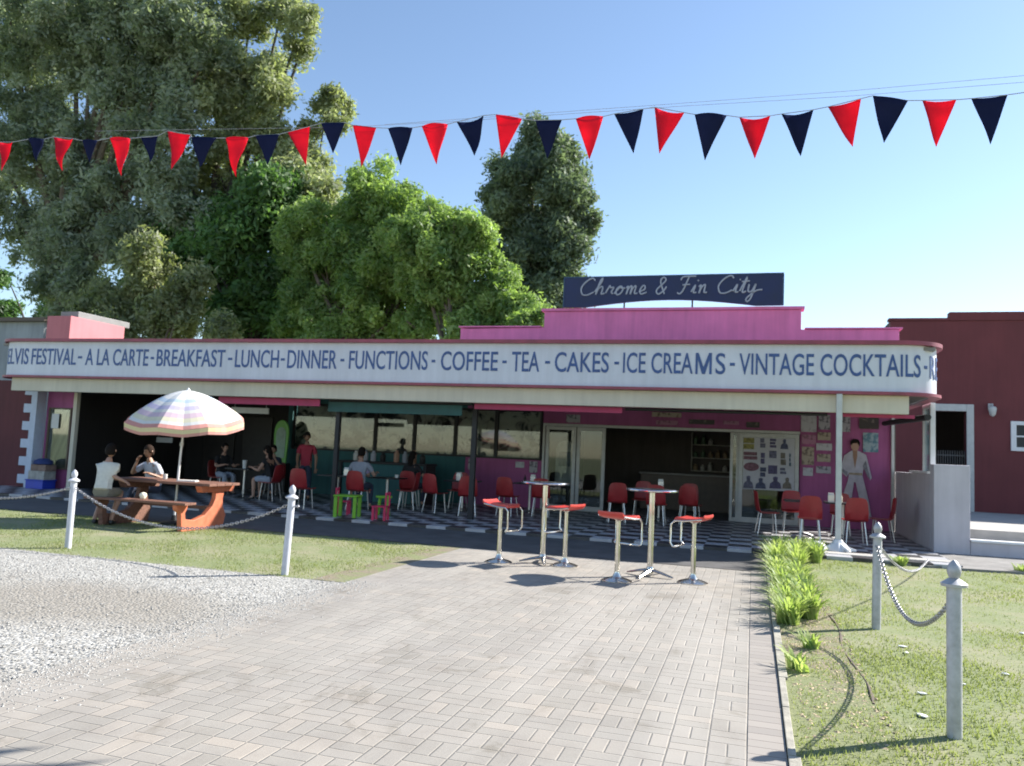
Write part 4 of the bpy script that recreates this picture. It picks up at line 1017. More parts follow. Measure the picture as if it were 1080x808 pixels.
m = MB(); m.lathe([(.12, 0), (.15, .05), (.11, .13), (.04, .17), (0, .175)], (0, 0, 0), 9, 1.2, .8); tag(m.build('white_bag', M['paper'], loc=(1.08, 14.95, .07), smooth=True), 'crumpled white bag on the kerb left of the white post', 'bag')

# ---------------- posters on the purple wall
pk = 0
def inkmat(name, bgc, ink, sc=9, th=.5):
    t = NT(name); n = t.noise(t.obj(), sc, 4, .6, .5)
    t.base(t.ramp(n, [(th-.03, ink), (th+.05, bgc)])); t.rough(.6); return t.m
pm = {'white': inkmat('white_poster', (.50, .49, .52), (.34, .32, .36), 7, .42), 'grey': inkmat('grey_poster', (.40, .38, .42), (.12, .11, .14), 8, .45),
      'dark': inkmat('dark_poster', (.06, .05, .05), (.22, .18, .15), 6, .40), 'blue': inkmat('blue_poster', (.30, .38, .42), (.10, .20, .26), 6, .48), 'tan': inkmat('tan_poster', (.40, .33, .26), (.16, .12, .10), 8, .45),
      'rose': inkmat('rose_poster', (.40, .18, .28), (.22, .10, .16), 8, .45)}
PO = [((1.12, 1.48, 2.36, 2.80), 'white', 'large blank white sheet high on the purple wall left of the white post'),
 ((1.53, 1.79, 2.43, 2.79), 'grey', 'small grey print high on the purple wall just left of the white post'),
 ((1.14, 1.47, 2.06, 2.29), 'rose', 'rose print below the large white sheet, left column of the wall'),
 ((1.51, 1.81, 2.17, 2.36), 'tan', 'tan landscape print, second down in the right column left of the post'),
 ((1.48, 1.84, 1.92, 2.09), 'white', 'white landscape print in the middle of the right column left of the post'),
 ((1.15, 1.43, 1.55, 1.99), 'tan', 'tan upright print with dark blot in the left column'),
 ((1.5, 1.81, 1.64, 1.83), 'tan', 'tan landscape print, lower right column left of the post'),
 ((1.48, 1.82, 1.36, 1.53), 'grey', 'grey landscape print, lowest in the right column left of the post'),
 ((1.18, 1.41, 1.28, 1.48), 'white', 'small white print, lowest in the left column'),
 ((2.05, 2.25, 2.39, 2.81), 'grey', 'narrow grey print above the white suited figure'),
 ((2.45, 2.89, 2.48, 2.80), 'dark', 'dark framed picture high at the right end of the purple wall'),
 ((2.54, 2.88, 1.92, 2.39), 'blue', 'pale blue print below the dark framed picture'),
 ((-6.21, -5.96, 1.12, 1.28), 'white', 'small white notice low on the purple wall under the windows'),
 ((-5.81, -5.59, 1.0, 1.31), 'grey', 'small upright grey notice beside the left door frame'),
 ((-4.84, -4.46, 2.40, 2.61), 'grey', 'grey notice above the left glass door'),
 ((-7.58, -7.38, 1.0, 1.30), 'grey', 'grey notice where the teal and purple walls meet'),
 ((-2.55, -1.8, 2.62, 2.74), 'tan', 'long tan plate over the open doorway, upper one'),
 ((-2.44, -1.88, 2.42, 2.53), 'rose', 'dark red plate over the open doorway, lower one'),
 ((-1.6, -0.96, 2.46, 2.58), 'dark', 'dark plate over the open doorway, middle one'),
 ((-0.75, -0.36, 2.48, 2.57), 'rose', 'small rose plate over the sticker covered door, left'),
 ((-0.18, 0.14, 2.42, 2.56), 'dark', 'small dark plate over the sticker covered door, right')]
for (a, b, c, d), k_, lb in PO:
    m = MB(); w, h = b-a, d-c; m.box(-w/2, w/2, -.012, 0, -h/2, h/2)
    tag(m.build('poster', pm[k_], loc=((a+b)/2, 20.984, (c+d)/2)), lb, 'poster', 'posters and plates on the purple wall')
# flat painted cut-out figure in a white suit (generic)
fg = empty('figure_cutout', 'flat cut-out of a dark haired figure in a flared white suit on the purple wall', 'cutout', (2.36, 20.96, .30))
def sil(P_, y0, y1, mat, nm): m_ = MB(); m_.prism(P_, y0, y1, 'y'); return m_.build(nm, mat, fg)
sil([(-.30, .05), (-.12, .05), (-.02, .88), (.02, .88), (.20, .03), (.38, .03), (.30, .5), (.17, 1.05), (.20, 1.3), (.34, .95), (.38, 1.0), (.25, 1.55), (.08, 1.64), (-.08, 1.64), (-.24, 1.52), (-.34, 1.15), (-.18, 1.0), (-.13, 1.1), (-.16, .9), (-.28, .5)], -.006, 0, plain('offwhite_print', (.46, .42, .46), .6, .15, 7), 'suit')
sil([(.09*math.cos(k*P/8), 1.75+.12*math.sin(k*P/8)) for k in range(16)], -.012, -.007, M['skin'], 'face')
sil([(-.10, 1.76), (-.11, 1.86), (-.04, 1.93), (.07, 1.92), (.11, 1.84), (.10, 1.75), (.05, 1.83), (-.05, 1.82)], -.018, -.013, M['hair'], 'hair')
sil([(.0, 1.22), (-.045, 1.50), (-.05, 1.64), (.05, 1.64), (.05, 1.50)], -.012, -.007, M['skin2'], 'open_collar')
sil([(-.13, 1.06), (-.13, 1.11), (.16, 1.11), (.17, 1.05)], -.012, -.007, plain('dull_gold_print', (.32, .24, .16), .6, .4, 20), 'belt')
sil([(.17, 1.28), (.30, 1.0), (.34, .98), (.24, 1.42)], -.012, -.007, plain('grey_print_fold', (.22, .20, .23), .6, .3, 10), 'sleeve_fold')
sil([(-.17, 1.02), (-.33, 1.16), (-.34, 1.24), (-.16, 1.12)], -.012, -.007, plain('grey_print_fold', (.22, .20, .23), .6, .3, 10), 'sleeve_fold')

# ============================================================ people
def ik(sh, hd, l1, l2, hint):
    sh, hd, hint = Vector(sh), Vector(hd), Vector(hint); d = hd-sh; L = min(d.length, (l1+l2)*.995)
    d.normalize(); hd2 = sh+d*L; a = (l1*l1-l2*l2+L*L)/(2*L); h = math.sqrt(max(l1*l1-a*a, 0))
    p_ = hint-d*hint.dot(d); p_.normalize(); return sh+d*a+p_*h, hd2
def skin_mesh(chains, root=0, sub=1):
    """chains: list of lists of (key, (x,y,z), r); shared keys join"""
    V_, Rr, idx, E_ = [], [], {}, []
    for ch in chains:
        prev = None
        for key, p_, r_ in ch:
            if key not in idx: idx[key] = len(V_); V_.append(tuple(p_)); Rr.append(r_)
            if prev is not None and (prev, idx[key]) not in E_: E_.append((prev, idx[key]))
            prev = idx[key]
    me = bpy.data.meshes.new('skin'); me.from_pydata(V_, E_, [])
    o = bpy.data.objects.new('skin', me); col.objects.link(o)
    md = o.modifiers.new('s', 'SKIN'); md.use_smooth_shade = True; md.branch_smoothing = .3
    for i, sv in enumerate(me.skin_vertices[0].data):
        r_ = Rr[i]; sv.radius = r_ if isinstance(r_, tuple) else (r_, r_); sv.use_root = (i == root)
    s2 = o.modifiers.new('u', 'SUBSURF'); s2.levels = sub; s2.render_levels = sub
    dg = bpy.context.evaluated_depsgraph_get(); dg.update()
    m2 = bpy.data.meshes.new_from_object(o.evaluated_get(dg))
    vs = [tuple(v.co) for v in m2.vertices]; fs = [tuple(p_.vertices) for p_ in m2.polygons]
    bpy.data.objects.remove(o); bpy.data.meshes.remove(m2)
    return vs, fs
def person(label, loc, rz, seat=None, lean=0., hands=((-.25, -.3, .8), (.25, -.3, .8)), skin='skin', hair='hair', shirt='cloth_white', legs='khaki', shorts=True, head_turn=0., head_tilt=0., longhair=False, sc=1., sleeves=.5, feet=-.38, grp=None):
    r = empty('person', label, 'person', loc, rz, grp); r.scale = (sc, sc, sc)
    hp = (seat+.09) if seat else .93
    hip = Vector((0, 0, hp)); up = Vector((0, -math.sin(lean), math.cos(lean)))
    waist, chest = hip+up*.18, hip+up*.38; neck = hip+up*.53; fw = Vector((0, -math.cos(lean), -math.sin(lean)))
    hd0 = neck+Vector((0, -.035, .07)).lerp(up*.09, .3); hd = hd0+Vector((0, -.01, .10))
    ch = [[('p', hip, (.155, .11)), ('w', waist, (.135, .095)), ('c', chest, (.135, .090)), ('n', neck, .056), ('h', hd0, .052)]]
    cl_s = [[('q', hip-up*(.0 if seat else .09), (.172, .132)), ('p', hip+up*.05, (.168, .128)), ('w', waist, (.156, .118)), ('c', chest, (.160, .125)), ('n', neck-up*.025, (.088, .082))]]
    cl_p = []; shoes = []
    for s, hand in ((-1, hands[0]), (1, hands[1])):
        sh = chest+up*.065+Vector((s*.172, 0, 0))
        el, wr_ = ik(sh, hand, .29, .26, (s*.5, .35, -.8))
        d = (wr_-el).normalized()
        sd_ = d.cross(Vector((0, 0, 1))); sd_ = sd_.normalized() if sd_.length > .1 else Vector((1, 0, 0)); dn = d.cross(sd_).normalized()
        if dn.z > 0: dn = -dn
        palm = wr_+d*.06
        ch.append([('c', 0, 0), ('s%d' % s, sh, .048), ('e%d' % s, el, .042), ('w%d' % s, wr_, .026), ('pm%d' % s, palm, (.034, .018))])
        for k_, (o_, L_) in enumerate(((-.028, .065), (-.010, .078), (.009, .073), (.027, .058))):
            f0 = palm+sd_*o_+d*.025; f1 = f0+d*L_*.5+dn*.008; f2 = f1+d*L_*.4+dn*.025
            ch.append([('pm%d' % s, 0, 0), ('f%d%d' % (s, k_), f0, .0095), ('g%d%d' % (s, k_), f1, .0085), ('i%d%d' % (s, k_), f2, .007)])
        t0_ = wr_+d*.02-sd_*.028*s; t1_ = t0_+d*.03-sd_*.022*s+dn*.01; t2_ = t1_+d*.03+dn*.012
        ch.append([('pm%d' % s, 0, 0), ('t%d' % s, t1_, .011), ('u%d' % s, t2_, .008)])
        em = sh.lerp(el, .3+sleeves)
        cl_s.append([('c', 0, 0), ('s%d' % s, sh+Vector((0, 0, .004)), .070), ('e%d' % s, em, .066)])
        hj = hip+Vector((s*.09, 0, -.03))
        if seat: kn = hip+Vector((s*.13, -.42, -.02)); an = Vector((s*.14, feet, .085))
        else: kn = Vector((s*.10, -.03, .50)); an = Vector((s*.11, .02, .085))
        ch.append([('p', 0, 0), ('hj%d' % s, hj, .085), ('kn%d' % s, kn, .056), ('cf%d' % s, kn.lerp(an, .35)+Vector((0, .012, 0)), .054), ('an%d' % s, an, .036), ('ft%d' % s, an+Vector((s*.01, -.10, -.045)), .034)])
        ke = hj.lerp(kn, .92) if shorts else an+Vector((0, 0, .03))
        pc = [('p', 0, 0), ('hj%d' % s, hj, .102)]
        if shorts: pc.append(('kn%d' % s, ke, .078))
        else: pc += [('kn%d' % s, kn, .072), ('an%d' % s, ke, .052)]
        cl_p.append(pc)
        shoes.append([('a%d' % s, an+Vector((0, .03, -.03)), .046), ('b%d' % s, an+Vector((s*.005, -.06, -.045)), .042), ('d%d' % s, an+Vector((s*.01, -.14, -.052)), .034)])
    cl_p = [[('p', hip, (.165, .122)), ('pw', waist-up*.08, (.155, .115))]]+cl_p
    m = MB(); m.add(*skin_mesh(ch))
    # head: shaped ellipsoid with brow, jaw, nose, ears, eyes, mouth
    Rm = Matrix.Rotation(head_turn, 4, 'Z') @ Matrix.Rotation(head_tilt, 4, 'X'); n1, n2 = 18, 14; vs = []
    for i in range(n1+1):
        ph = P*i/n1-P/2
        for j in range(n2*2):
            th = P*j/n2; x_ = math.cos(ph)*math.sin(th)*.073; y_ = -math.cos(ph)*math.cos(th)*.092; z_ = math.sin(ph)*.115
            if z_ < 0: k_ = 1+z_*2.4; x_ *= k_; y_ = y_*(1+z_*1.2)-(-z_)*.10
            if y_ < -.05 and abs(z_) < .03 and abs(abs(x_)-.03) < .016: y_ += .010
            vs.append(hd+Rm @ Vector((x_, y_, z_)))
    fs = [(i*2*n2+j, i*2*n2+(j+1) % (2*n2), (i+1)*2*n2+(j+1) % (2*n2), (i+1)*2*n2+j) for i in range(n1) for j in range(2*n2)]
    m.add(vs, fs)
    ns = [hd+Rm @ Vector(v) for v in [(-.006, -.090, .022), (.006, -.090, .022), (-.017, -.088, -.028), (.017, -.088, -.028), (0, -.118, -.020), (0, -.092, -.036)]]
    m.add(ns, [(0, 1, 4), (0, 4, 2), (1, 3, 4), (2, 4, 5), (4, 3, 5)])
    for s in (-1, 1):
        m.tube([hd+Rm @ Vector((s*.070, .0, -.022)), hd+Rm @ Vector((s*.083, .008, .0)), hd+Rm @ Vector((s*.080, .012, .022))], [.010, .016, .009], 8)
    m.build('body', M[skin], r, smooth=True)
    fe = MB()
    for s in (-1, 1): fe.tube([hd+Rm @ Vector((s*.030-.012, -.086, .006)), hd+Rm @ Vector((s*.030, -.0875, .008)), hd+Rm @ Vector((s*.030+.012, -.086, .006))], [.004, .0065, .004], 6); fe.tube([hd+Rm @ Vector((s*.016, -.088, .026)), hd+Rm @ Vector((s*.045, -.082, .027))], .0035, 5)
    fe.tube([hd+Rm @ Vector((-.022, -.090, -.056)), hd+Rm @ Vector((0, -.096, -.057)), hd+Rm @ Vector((.022, -.090, -.056))], .0045, 6)
    fe.build('facial_features', M['hair2'], r, smooth=True)
    hm = MB(); vs = []; n1, n2 = 12, 12; zlo = -.25 if longhair else -.10
    for i in range(n1+1):
        for j in range(n2*2):
            th = P*j/n2; front = math.cos(th) > .55
            lo = .045 if front else (-.02 if abs(math.cos(th)) < .55 and math.cos(th) > -.1 else -.075)
            ph = P/2-(P/2-math.asin(max(-1, lo/.128)))*i/n1
            x_ = math.cos(ph)*math.sin(th)*.086; y_ = -math.cos(ph)*math.cos(th)*.102+.006; z_ = math.sin(ph)*.130
            w_ = .004*math.sin(th*9+i*2); x_ *= 1+w_*8; z_ += w_
            vs.append(hd+Rm @ Vector((x_, y_, z_)))
    hm.add(vs, [(i*2*n2+j, i*2*n2+(j+1) % (2*n2), (i+1)*2*n2+(j+1) % (2*n2), (i+1)*2*n2+j) for i in range(n1) for j in range(2*n2)])
    if longhair: hm.tube([hd+Rm @ Vector((0, .06, .04)), hd+Vector((0, .095, -.06)), hd+Vector((0, .10, -.18)), hd+Vector((0, .10, -.30))], [.07, .085, .075, .03], 12, flat=.6)
    ho = hm.build('hair', M[hair], r, smooth=True)
    if not longhair: sm_ = ho.modifiers.new('t', 'SOLIDIFY'); sm_.thickness = .006
    m = MB(); m.add(*skin_mesh(cl_s)); m.build('shirt', M[shirt], r, smooth=True)
    m = MB(); m.add(*skin_mesh(cl_p)); m.build('shorts' if shorts else 'trousers', M[legs], r, smooth=True)
    for s_c in shoes:
        m = MB(); m.add(*skin_mesh([s_c])); m.build('shoe', M['shoe'], r, smooth=True)
    return r
person('man in cream short sleeved shirt seated on the picnic bench, back to us', (-10.55, 11.04, 0), P*1.10, seat=.48, lean=.28, hands=((.15, -.50, .80), (-.40, -.02, .72)), shirt='cloth_white', legs='khaki', shorts=True, skin='skin', sleeves=.35, feet=-.10)
person('person in pale shirt resting chin on hand at the far side of the picnic table', (-10.95, 12.75, 0), -P*.06, seat=.47, lean=.30, hands=((-.10, -.36, 1.04), (.30, -.35, .83)), shirt='cloth_pale', legs='denim', shorts=False, hair='hair2', head_tilt=.15, skin='skin2')
person('woman in black top seated sideways at the left canopy table', (-11.55, 17.5, .06), -P*.5, seat=.46, lean=.22, hands=((-.15, -.45, .80), (.2, -.42, .80)), shirt='cloth_black', legs='jeans', longhair=True, hair='hair', sleeves=.1, head_tilt=.15)
person('person in black with pale trousers seated in deep shade at the left table', (-13.7, 18.4, .06), P*.38, seat=.46, lean=.15, hands=((-.2, -.42, .80), (.2, -.40, .80)), shirt='cloth_black', legs='jeans', shorts=False)
person('person in dark clothes seated behind the left table facing the lawn', (-12.7, 19.35, .06), .15, seat=.46, lean=.1, hands=((-.2, -.40, .82), (.15, -.30, 1.0)), shirt='denim', legs='denim', shorts=False)
person('standing man in raspberry shirt left of the first black pole', (-10.95, 18.1, .06), P*.12, hands=((-.16, -.28, .92), (.27, -.12, .86)), shirt='cloth_red', legs='denim', shorts=False, skin='skin2', head_turn=.5, head_tilt=.2, sleeves=.45)
person('person in grey t-shirt seated on a red chair, back to us', (-8.62, 16.55, .06), P*1.03, seat=.47, lean=.12, hands=((-.25, -.40, .82), (.25, -.42, .82)), shirt='cloth_grey', legs='denim', shorts=False, sleeves=.4, sc=1.04)
person('dark haired person in black seated near the bar, back to us', (-8.12, 18.3, .06), P*.95, seat=.47, lean=.08, hands=((-.25, -.40, .82), (.25, -.38, .82)), shirt='cloth_black', legs='denim', shorts=False, longhair=True)
person('child in lilac top seated behind the first black pole table', (-9.2, 17.75, .14), .2, seat=.50, lean=.15, hands=((-.2, -.36, .80), (.2, -.36, .80)), shirt='lilac', legs='denim', sc=.86, hair='hair2')

# ============================================================ bunting and wires
M['wire'] = plain('pale_wire', (.35, .37, .42), .6)
bu = empty('bunting', 'string of red and navy triangular pennants hung across the yard', 'bunting')
FL = [((-10.66, 5.72), (-10.38, 5.7), (-10.49, 5.26)), ((-10.08, 5.72), (-9.79, 5.7), (-9.86, 5.36)), ((-9.62, 5.72), (-9.27, 5.67), (-9.44, 5.22)), ((-9.1, 5.63), (-8.83, 5.61), (-8.94, 5.3)), ((-8.62, 5.63), (-8.27, 5.6), (-8.34, 5.06)), ((-8.09, 5.6), (-7.81, 5.6), (-7.89, 5.23)), ((-7.66, 5.66), (-7.28, 5.58), (-7.51, 5.1)), ((-7.26, 5.54), (-6.86, 5.5), (-7.11, 5.12)), ((-6.72, 5.49), (-6.37, 5.47), (-6.53, 4.96)), ((-6.27, 5.49), (-5.91, 5.48), (-6.04, 5.07)), ((-5.79, 5.5), (-5.47, 5.55), (-5.48, 5.04)), ((-5.31, 5.58), (-4.97, 5.56), (-5.11, 5.17)), ((-4.86, 5.52), (-4.53, 5.46), (-4.69, 4.96)), ((-4.37, 5.44), (-4.04, 5.42), (-4.16, 4.95)), ((-3.92, 5.43), (-3.58, 5.43), (-3.7, 4.94)), ((-3.47, 5.45), (-3.13, 5.5), (-3.2, 4.99)), ((-2.98, 5.5), (-2.65, 5.42), (-2.88, 4.96)), ((-2.49, 5.39), (-2.17, 5.37), (-2.33, 4.92)), ((-2.01, 5.37), (-1.69, 5.37), (-1.83, 4.87)), ((-1.57, 5.39), (-1.24, 5.42), (-1.33, 4.9)), ((-1.12, 5.43), (-0.79, 5.34), (-1.05, 4.89)), ((-0.68, 5.31), (-0.34, 5.27), (-0.56, 4.79)), ((-0.21, 5.24), (0.11, 5.23), (-0.04, 4.75)), ((0.22, 5.24), (0.54, 5.26), (0.42, 4.77)), ((0.68, 5.28), (1.0, 5.34), (0.92, 4.82)), ((1.11, 5.36), (1.44, 5.28), (1.21, 4.83)), ((1.57, 5.27), (1.88, 5.25), (1.7, 4.78)), ((2.01, 5.25), (2.33, 5.26), (2.18, 4.77))]
KB = .80; FL = [tuple((q_[0]*KB, EYE+(q_[1]-EYE)*KB) for q_ in f_) for f_ in FL]
YF = 8.6*KB; cp = [(-10.0, YF, 5.07), (-8.96, YF, 4.93)]
for a, b, c in FL: cp += [(a[0], YF, a[1]), (b[0], YF, b[1])]
cp += [(2.56, YF, 4.57), (3.5, YF, 4.67)]
m = MB(); m.tube(cp, .0035, 6); m.build('cord', M['wire'], bu)
for i, (a, b, c) in enumerate(FL):
    red = i % 2 == 0; a_, b_, c_ = [Vector((q_[0], 0, q_[1])) for q_ in (a, b, c)]
    n = 7; vs = []; r2 = random.Random(i); amp = r2.uniform(-.07, .07); am2 = r2.uniform(-.05, .05)
    for row in range(n+1):
        t_ = row/n; L_, R_ = a_.lerp(c_, t_), b_.lerp(c_, t_)
        for k_ in range(n+1):
            u = k_/n; p_ = L_.lerp(R_, u); vs.append((p_.x, YF+amp*math.sin(u*P)*(1-t_)+am2*t_*math.sin(t_*5+i), p_.z))
    m = MB(); m.add(vs, [(r_*(n+1)+k_, r_*(n+1)+k_+1, (r_+1)*(n+1)+k_+1, (r_+1)*(n+1)+k_) for r_ in range(n) for k_ in range(n)])
    o = m.build('pennant', M['flag_red' if red else 'flag_navy'], bu, smooth=True)
    sl = o.modifiers.new('t', 'SOLIDIFY'); sl.thickness = .0015
    o['label'] = 'red pennant' if red else 'navy pennant'
m = MB(); m.tube([(x_*KB, 8.7*KB, EYE+(z_-EYE)*KB) for x_, z_ in ((-9, 5.80), (-5.0, 5.545), (-3.5, 5.50), (-.8, 5.46), (.9, 5.42), (2.5, 5.42), (6, 5.5))], .0018, 5)
tag(m.build('overhead_wire', M['wire']), 'thin support wire running just above the bunting', 'wire')
m = MB(); m.tube([(x_*KB, 8.75*KB, EYE+(z_-EYE)*KB) for x_, z_ in ((-4.5, 5.56), (-2, 5.53), (.9, 5.50), (4, 5.52))], .0018, 5)
tag(m.build('overhead_wire', M['wire']), 'upper thin overhead wire above the right half of the bunting', 'wire')

# ============================================================ vegetation
M['leaf_euc'] = leafmat('gum_leaves', (.06, .09, .075), (.42, .47, .37), .48)
M['leaf_euc2'] = leafmat('gum_leaves_olive', (.085, .11, .065), (.44, .47, .28), .48)
M['leaf_mid'] = leafmat('deep_green_leaves', (.03, .065, .028), (.15, .28, .08), .42)
M['leaf_green'] = leafmat('fresh_green_leaves', (.075, .15, .05), (.36, .48, .16), .5)
M['leaf_dark'] = leafmat('dark_conifer_leaves', (.06, .09, .07), (.23, .29, .20), .42)
M['leaf_bed'] = leafmat('strap_leaves', (.13, .25, .06), (.50, .56, .24), .45)
def crown(name, blobs, Y, mat, parent, n_leaf, leaf, sub=.55, yj=1.4, droop=.3, seed=1, dens=1., loose=.5):
    g = np.random.default_rng(seed); C_ = []; Rr = []
    for x, z, r_ in blobs:
        y = Y+g.uniform(-yj, yj)*.6
        k = max(5, int(7*(r_/sub)**1.5*dens))
        d = g.normal(size=(k, 3)); d /= np.linalg.norm(d, axis=1)[:, None]
        rad = r_*g.uniform(.35, 1.15, (k, 1))
        p_ = d*rad*np.array([1, 1.0, .92])+np.array([x, y, z])
        C_.append(p_); Rr.append(sub*g.uniform(.45, 1.15, k))
    C_ = np.concatenate(C_); Rr = np.concatenate(Rr); w = Rr**2; w /= w.sum()
    idx = g.choice(len(C_), n_leaf, p=w)
    d = g.normal(size=(n_leaf, 3)); d /= np.linalg.norm(d, axis=1)[:, None]
    rad = (np.minimum(np.abs(g.normal(0, loose, n_leaf)), 1.9*loose)+g.random(n_leaf)**.5*(1-loose))[:, None]*Rr[idx][:, None]
    p_ = C_[idx]+d*rad*np.array([1, 1, .85])
    p_[:, 2] -= droop*Rr[idx]*g.random(n_leaf)
    # leaf quads facing roughly outward/up with jitter
    nrm = d*.8+g.normal(size=(n_leaf, 3))*.8+np.array([.1, -.1, .4]); nrm /= np.linalg.norm(nrm, axis=1)[:, None]
    t_ = np.cross(nrm, g.normal(size=(n_leaf, 3))); t_ /= np.linalg.norm(t_, axis=1)[:, None]; b_ = np.cross(nrm, t_)
    s = leaf*g.uniform(.45, 1.5, n_leaf)[:, None]; asp = g.uniform(.22, .5, n_leaf)[:, None]
    V_ = np.stack([p_-t_*s, p_-b_*s*asp, p_+t_*s, p_+b_*s*asp], 1).reshape(-1, 3)
    tone = np.clip(np.repeat(g.random(len(C_))[idx][:, None], 1, 1)[:, 0]*.75+g.random(n_leaf)*.25, 0, 1)
    return raw_mesh(name, V_, 4, mat, tone, parent), C_
def limbs(parent, base, blobs, Y, r0, mat, seed=3, fork=.4):
    g = random.Random(seed); m = MB(); b0_ = Vector(base)
    top = max(z for _, z, _ in blobs); cx = sum(b[0] for b in blobs)/len(blobs)
    fk = Vector((base[0]*.6+cx*.4, base[1], base[2]+(top-base[2])*fork))
    m.tube(smooth_line([b0_, b0_.lerp(fk, .5)+Vector((g.uniform(-.3, .3), 0, 0)), fk], 4), [r0*(1-.3*i/8) for i in range(9)], 10)
    for x, z, r_ in blobs:
        e = Vector((x, Y+g.uniform(-.5, .5), z)); mid = fk.lerp(e, .5)+Vector((g.uniform(-.5, .5), g.uniform(-.4, .4), g.uniform(-.2, .6)))
        P_ = smooth_line([fk, mid, e], 4); m.tube(P_, [r0*.45*(1-.85*i/(len(P_)-1)) for i in range(len(P_))], 7)
    return m.build('trunk', mat, parent, smooth=True)
def tree(name, label, cat, blobs, Y, mat, n, leaf, sub, base_x, r0, bark='bark', seed=1, droop=.3, yj=1.4, dens=1., grp='trees behind the diner', fork=.4, loose=.5):
    r = empty(name, label, cat, (base_x, Y, 0), 0, grp)
    bl = [(x-base_x, z, r_) for x, z, r_ in blobs]
    crown('crown', bl, 0, mat, r, n, leaf, sub, yj, droop, seed, dens, loose)
    limbs(r, (0, 0, -.1), bl, 0, r0, M[bark], seed, fork); return r
EUC1 = [(-26.8, 13.8, 1.4), (-27.2, 15.8, 1.3), (-28.2, 12.2, 1.3), (-26.4, 17.6, 1.1), (-28.9, 14.9, 1.3), (-25.8, 12.2, 1.2), (-38.1, 23.1, 2.78), (-34.3, 23.1, 2.3), (-30.4, 23.4, 2.1), (-26.6, 22.2, 1.95), (-36.3, 19.2, 2.08), (-32.7, 19.9, 1.6), (-30.1, 20.4, 1.43), (-27.8, 20.1, 1.49), (-34.6, 14.8, 1.8), (-36.9, 13.2, 1.38), (-31.9, 15.4, 1.67), (-30.5, 12.9, 1.69), (-32.3, 11.0, 1.61), (-33.3, 9.3, 1.1), (-36.3, 16.4, 1.72), (-25.3, 20.4, 1.38), (-29.3, 17.2, 1.5), (-33.3, 17.3, 1.2), (-38.5, 16.0, 1.6), (-28.8, 23.5, 1.6), (-33.0, 12.9, 1.2), (-31.5, 21.6, 1.8), (-34.2, 21.3, 1.6), (-37.5, 21.3, 1.8), (-35.2, 18.2, 1.5), (-31.2, 18.6, 1.3), (-29.0, 21.6, 1.4), (-33.8, 15.9, 1.3), (-35.8, 12.0, 1.2), (-34.8, 10.6, 1.0), (-31.0, 9.4, 1.3), (-29.3, 11.0, 1.3), (-32.6, 8.0, 1.0)]
EUC2 = [(-25.0, 22.9, 1.16), (-22.9, 23.2, 0.95), (-21.5, 22.3, 0.8), (-22.1, 21.3, 0.66), (-24.3, 20.5, 1.2), (-25.0, 18.4, 1.72), (-22.8, 18.2, 1.22), (-26.6, 17.0, 1.74), (-22.9, 16.2, 1.59), (-20.9, 15.2, 1.01), (-27.8, 14.8, 1.55), (-25.5, 14.5, 1.43), (-23.4, 19.5, 1.04), (-29.0, 18.7, 1.48), (-28.6, 12.3, 1.3), (-21.6, 13.4, 1.1), (-26.8, 21.4, 1.1), (-26.4, 19.4, 1.0), (-24.6, 16.4, 1.2), (-27.0, 13.2, 1.0), (-21.3, 14.3, 1.3), (-20.6, 13.0, 1.2), (-19.9, 14.0, .9), (-20.0, 11.6, 1.3), (-22.3, 14.9, 1.1)]
EUC3 = [(-25.2, 7.8, 1.2), (-24.1, 9.0, 0.95), (-26.3, 7.0, 0.97), (-22.5, 7.2, 0.94), (-22.1, 8.2, 0.58), (-23.6, 6.4, 0.98), (-25.5, 6.2, 0.88), (-20.1, 6.1, 0.49), (-26.9, 6.0, 0.73)]
MID = [(-27.5, 13.4, 1.6), (-29.6, 9.2, 1.6), (-29.5, 12.9, 1.4), (-20.3, 9.0, 1.6), (-19.4, 7.2, 1.5), (-24.9, 14.3, 1.2), (-24.6, 12.5, 1.45), (-22.4, 12.4, 1.52), (-23.4, 14.2, 1.25), (-25.9, 11.2, 1.17), (-21.4, 9.8, 1.78), (-23.8, 9.1, 1.9), (-26.6, 8.9, 1.75), (-25.1, 7.7, 1.63), (-28.2, 11.2, 1.68), (-21.5, 7.6, 1.49), (-19.9, 11.4, 1.2)]
G1 = [(-16.6, 10.0, 1.2), (-18.6, 8.4, 1.2), (-18.6, 10.6, .9), (-12.8, 9.8, 1.2), (-12.9, 11.2, .8), (-14.8, 8.2, 1.3), (-14.9, 11.4, 1.1), (-17.3, 10.8, 1.1), (-16.0, 11.9, .95), (-15.0, 12.3, 0.9), (-17.2, 8.9, 1.25), (-15.5, 10.1, 1.2), (-14.0, 10.8, 1.05), (-15.8, 8.1, 1.3), (-13.7, 8.9, 1.25), (-17.0, 7.1, 1.18), (-14.6, 6.9, 1.31), (-13.0, 7.1, 1.14), (-13.7, 12.0, 0.7), (-18.3, 9.6, .9), (-18.2, 7.3, 1.0), (-17.0, 5.6, 1.2), (-14, 5.4, 1.2)]
G2 = [(-12.1, 8.2, 1.1), (-11.0, 7.9, 1.0), (-9.6, 6.2, .8), (-10.8, 10.0, .75), (-9.0, 8.0, .6), (-11.7, 10.5, 0.85), (-10.7, 9.9, 0.75), (-11.2, 8.8, 1.0), (-9.9, 8.6, 0.8), (-10.2, 7.4, 0.95), (-9.1, 7.2, 0.78), (-11.5, 7.2, 1.0), (-8.2, 6.8, 0.55), (-10.5, 6.2, 0.9), (-8.9, 6.2, 0.68), (-9.8, 9.7, 0.6), (-8.2, 5.6, .7), (-12.3, 9.4, .8), (-12.4, 6.2, .9)]
